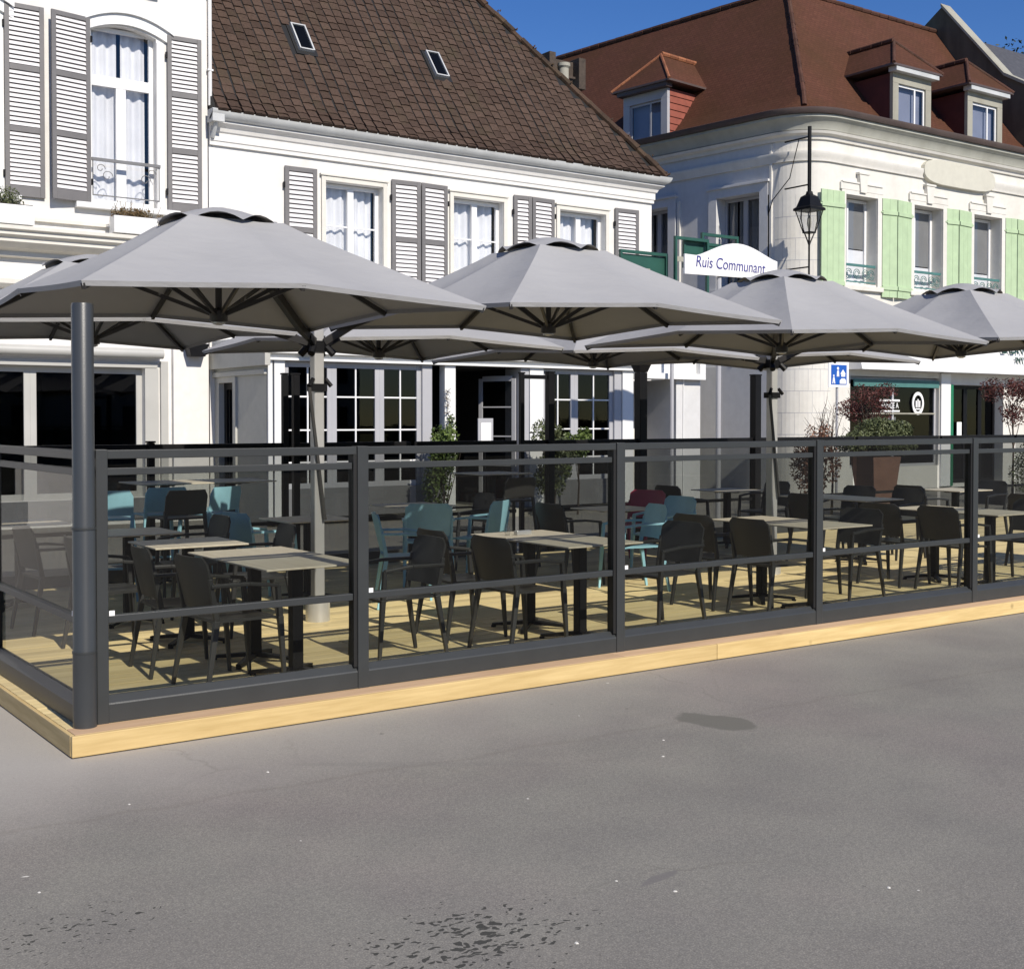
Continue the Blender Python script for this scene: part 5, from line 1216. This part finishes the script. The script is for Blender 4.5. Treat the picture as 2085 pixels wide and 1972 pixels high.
disc(.16,2.76,.022);m.prism([(.14,2.73),(.18,2.73),(.21,2.58),(.18,2.58),(.16,2.66),(.14,2.58),(.11,2.58)],-.032,-.027)
m.prism([(.38,2.80),(.56,2.80),(.47,2.90)],-.032,-.027);m.box(.41,.54,-.032,-.027,2.74,2.795)
m.prism([(.36,2.58),(.57,2.58),(.57,2.65),(.53,2.70),(.42,2.70),(.36,2.65)],-.032,-.027);m.out('pictogram','signwhite',t)
m=MB(SB);m.tube([(.34,.03,0),(.34,.03,3.2)],.03,10);m.out('post','mull',t)
t=thing('small_notice','small white notice with a red mark on the far side of the terrace','notice',(14.05,12.0,.5))
MB().box(13.85,14.15,12.08,12.10,.55,.98).out('board','signwhite',t);MB().box(13.93,14.07,12.072,12.079,.70,.80).out('red_mark','red',t)
MB().box(13.97,14.03,12.101,12.13,.0,.97).out('stake','mull',t)

# ================================================================== houses across the square (seen in reflections)
for k,(x0,x1,h,mt,lab) in enumerate(((-38,-22,8.5,'stonepale','stone town house across the square, left one'),(-22,-8,9.8,'greige','tall town house across the square, middle left one'),(-8,5,8.2,'cream','cream town house across the square behind the camera'),(5,20,9.4,'stonepale','wide town house across the square, middle right one'),(20,40,8.6,'greige','town house across the square, right one'))):
    t=thing('town_house',lab,'house',(x0,-46,0));B=TR(x1,-46)@Matrix.Rotation(math.pi,4,'Z');W=x1-x0;ho=[]
    for i in range(int(W/2.6)):
        for z in (.6,4.3): ho.append((.9+i*2.6,2.1+i*2.6,z,z+2.1))
    MB(B).wall(0,W,0,h,ho,0,.25).out('wall',mt,t)
    m=MB(B)
    for a,b,c,d in ho:m.quad((a,.2,c),(b,.2,c),(b,.2,d),(a,.2,d))
    m.out('window_panes','dark',t)
    m=MB(B);m.add([(0,-.3,h),(W,-.3,h),(W,4,h+4.2),(0,4,h+4.2),(W,8,h),(0,8,h)],[(0,1,2,3),(3,2,4,5),(1,4,2),(0,3,5)]);m.out('roof','slate',t)

# ================================================================== litter
SCRAP=['white scrap on the asphalt just off the middle of the deck edge','white scrap left of the dark oval stain','upper of the two white scraps below the dark oval stain','lower of the two white scraps below the dark oval stain','lone white scrap in the centre of the asphalt','left one of the pair of white scraps at the lower right','right one of the pair of white scraps at the lower right','elongated white scrap near the left picture edge','small white scrap just below the elongated one at the left edge','white scrap between the left edge and the centre of the asphalt','white scrap left of the small dark wedge stain','white scrap below the small dark wedge stain','white scrap nearest the deck in the left half','white scrap in front of the deck corner','white scrap beside the dark specks at the bottom of the picture']
rr=random.Random(8)
for i,(x,y) in enumerate([(3.3,-.37),(2.56,-.99),(2.58,-1.71),(2.35,-1.96),(1.34,-2.14),(1.79,-3.83),(1.86,-3.91),(-.83,-1.82),(-.83,-2.02),(.22,-2.06),(1.0,-3.18),(1.11,-3.39),(.54,-1.03),(-.2,-1.15),(.52,-3.54)]):
    s=rr.uniform(.005,.009);m=MB(TR(x,y)@Matrix.Rotation(rr.uniform(0,3),4,'Z'));h=s*rr.uniform(.3,.6);pl=[(s*rr.uniform(.7,1.4)*math.cos(k*1.05)*(2 if i in(0,7) else 1),s*rr.uniform(.7,1.2)*math.sin(k*1.05)) for k in range(6)]
    m.add([(a,b,.001) for a,b in pl]+[(a*.6,b*.6,h) for a,b in pl],[tuple(range(6,12))]+[(k,(k+1)%6,6+(k+1)%6,6+k) for k in range(6)])
    tag(m.out('paper_scrap','scrap'),SCRAP[i],'scrap','white scraps scattered on the asphalt')
for o in bpy.data.objects:
    if '_local' in o: del o['_local']
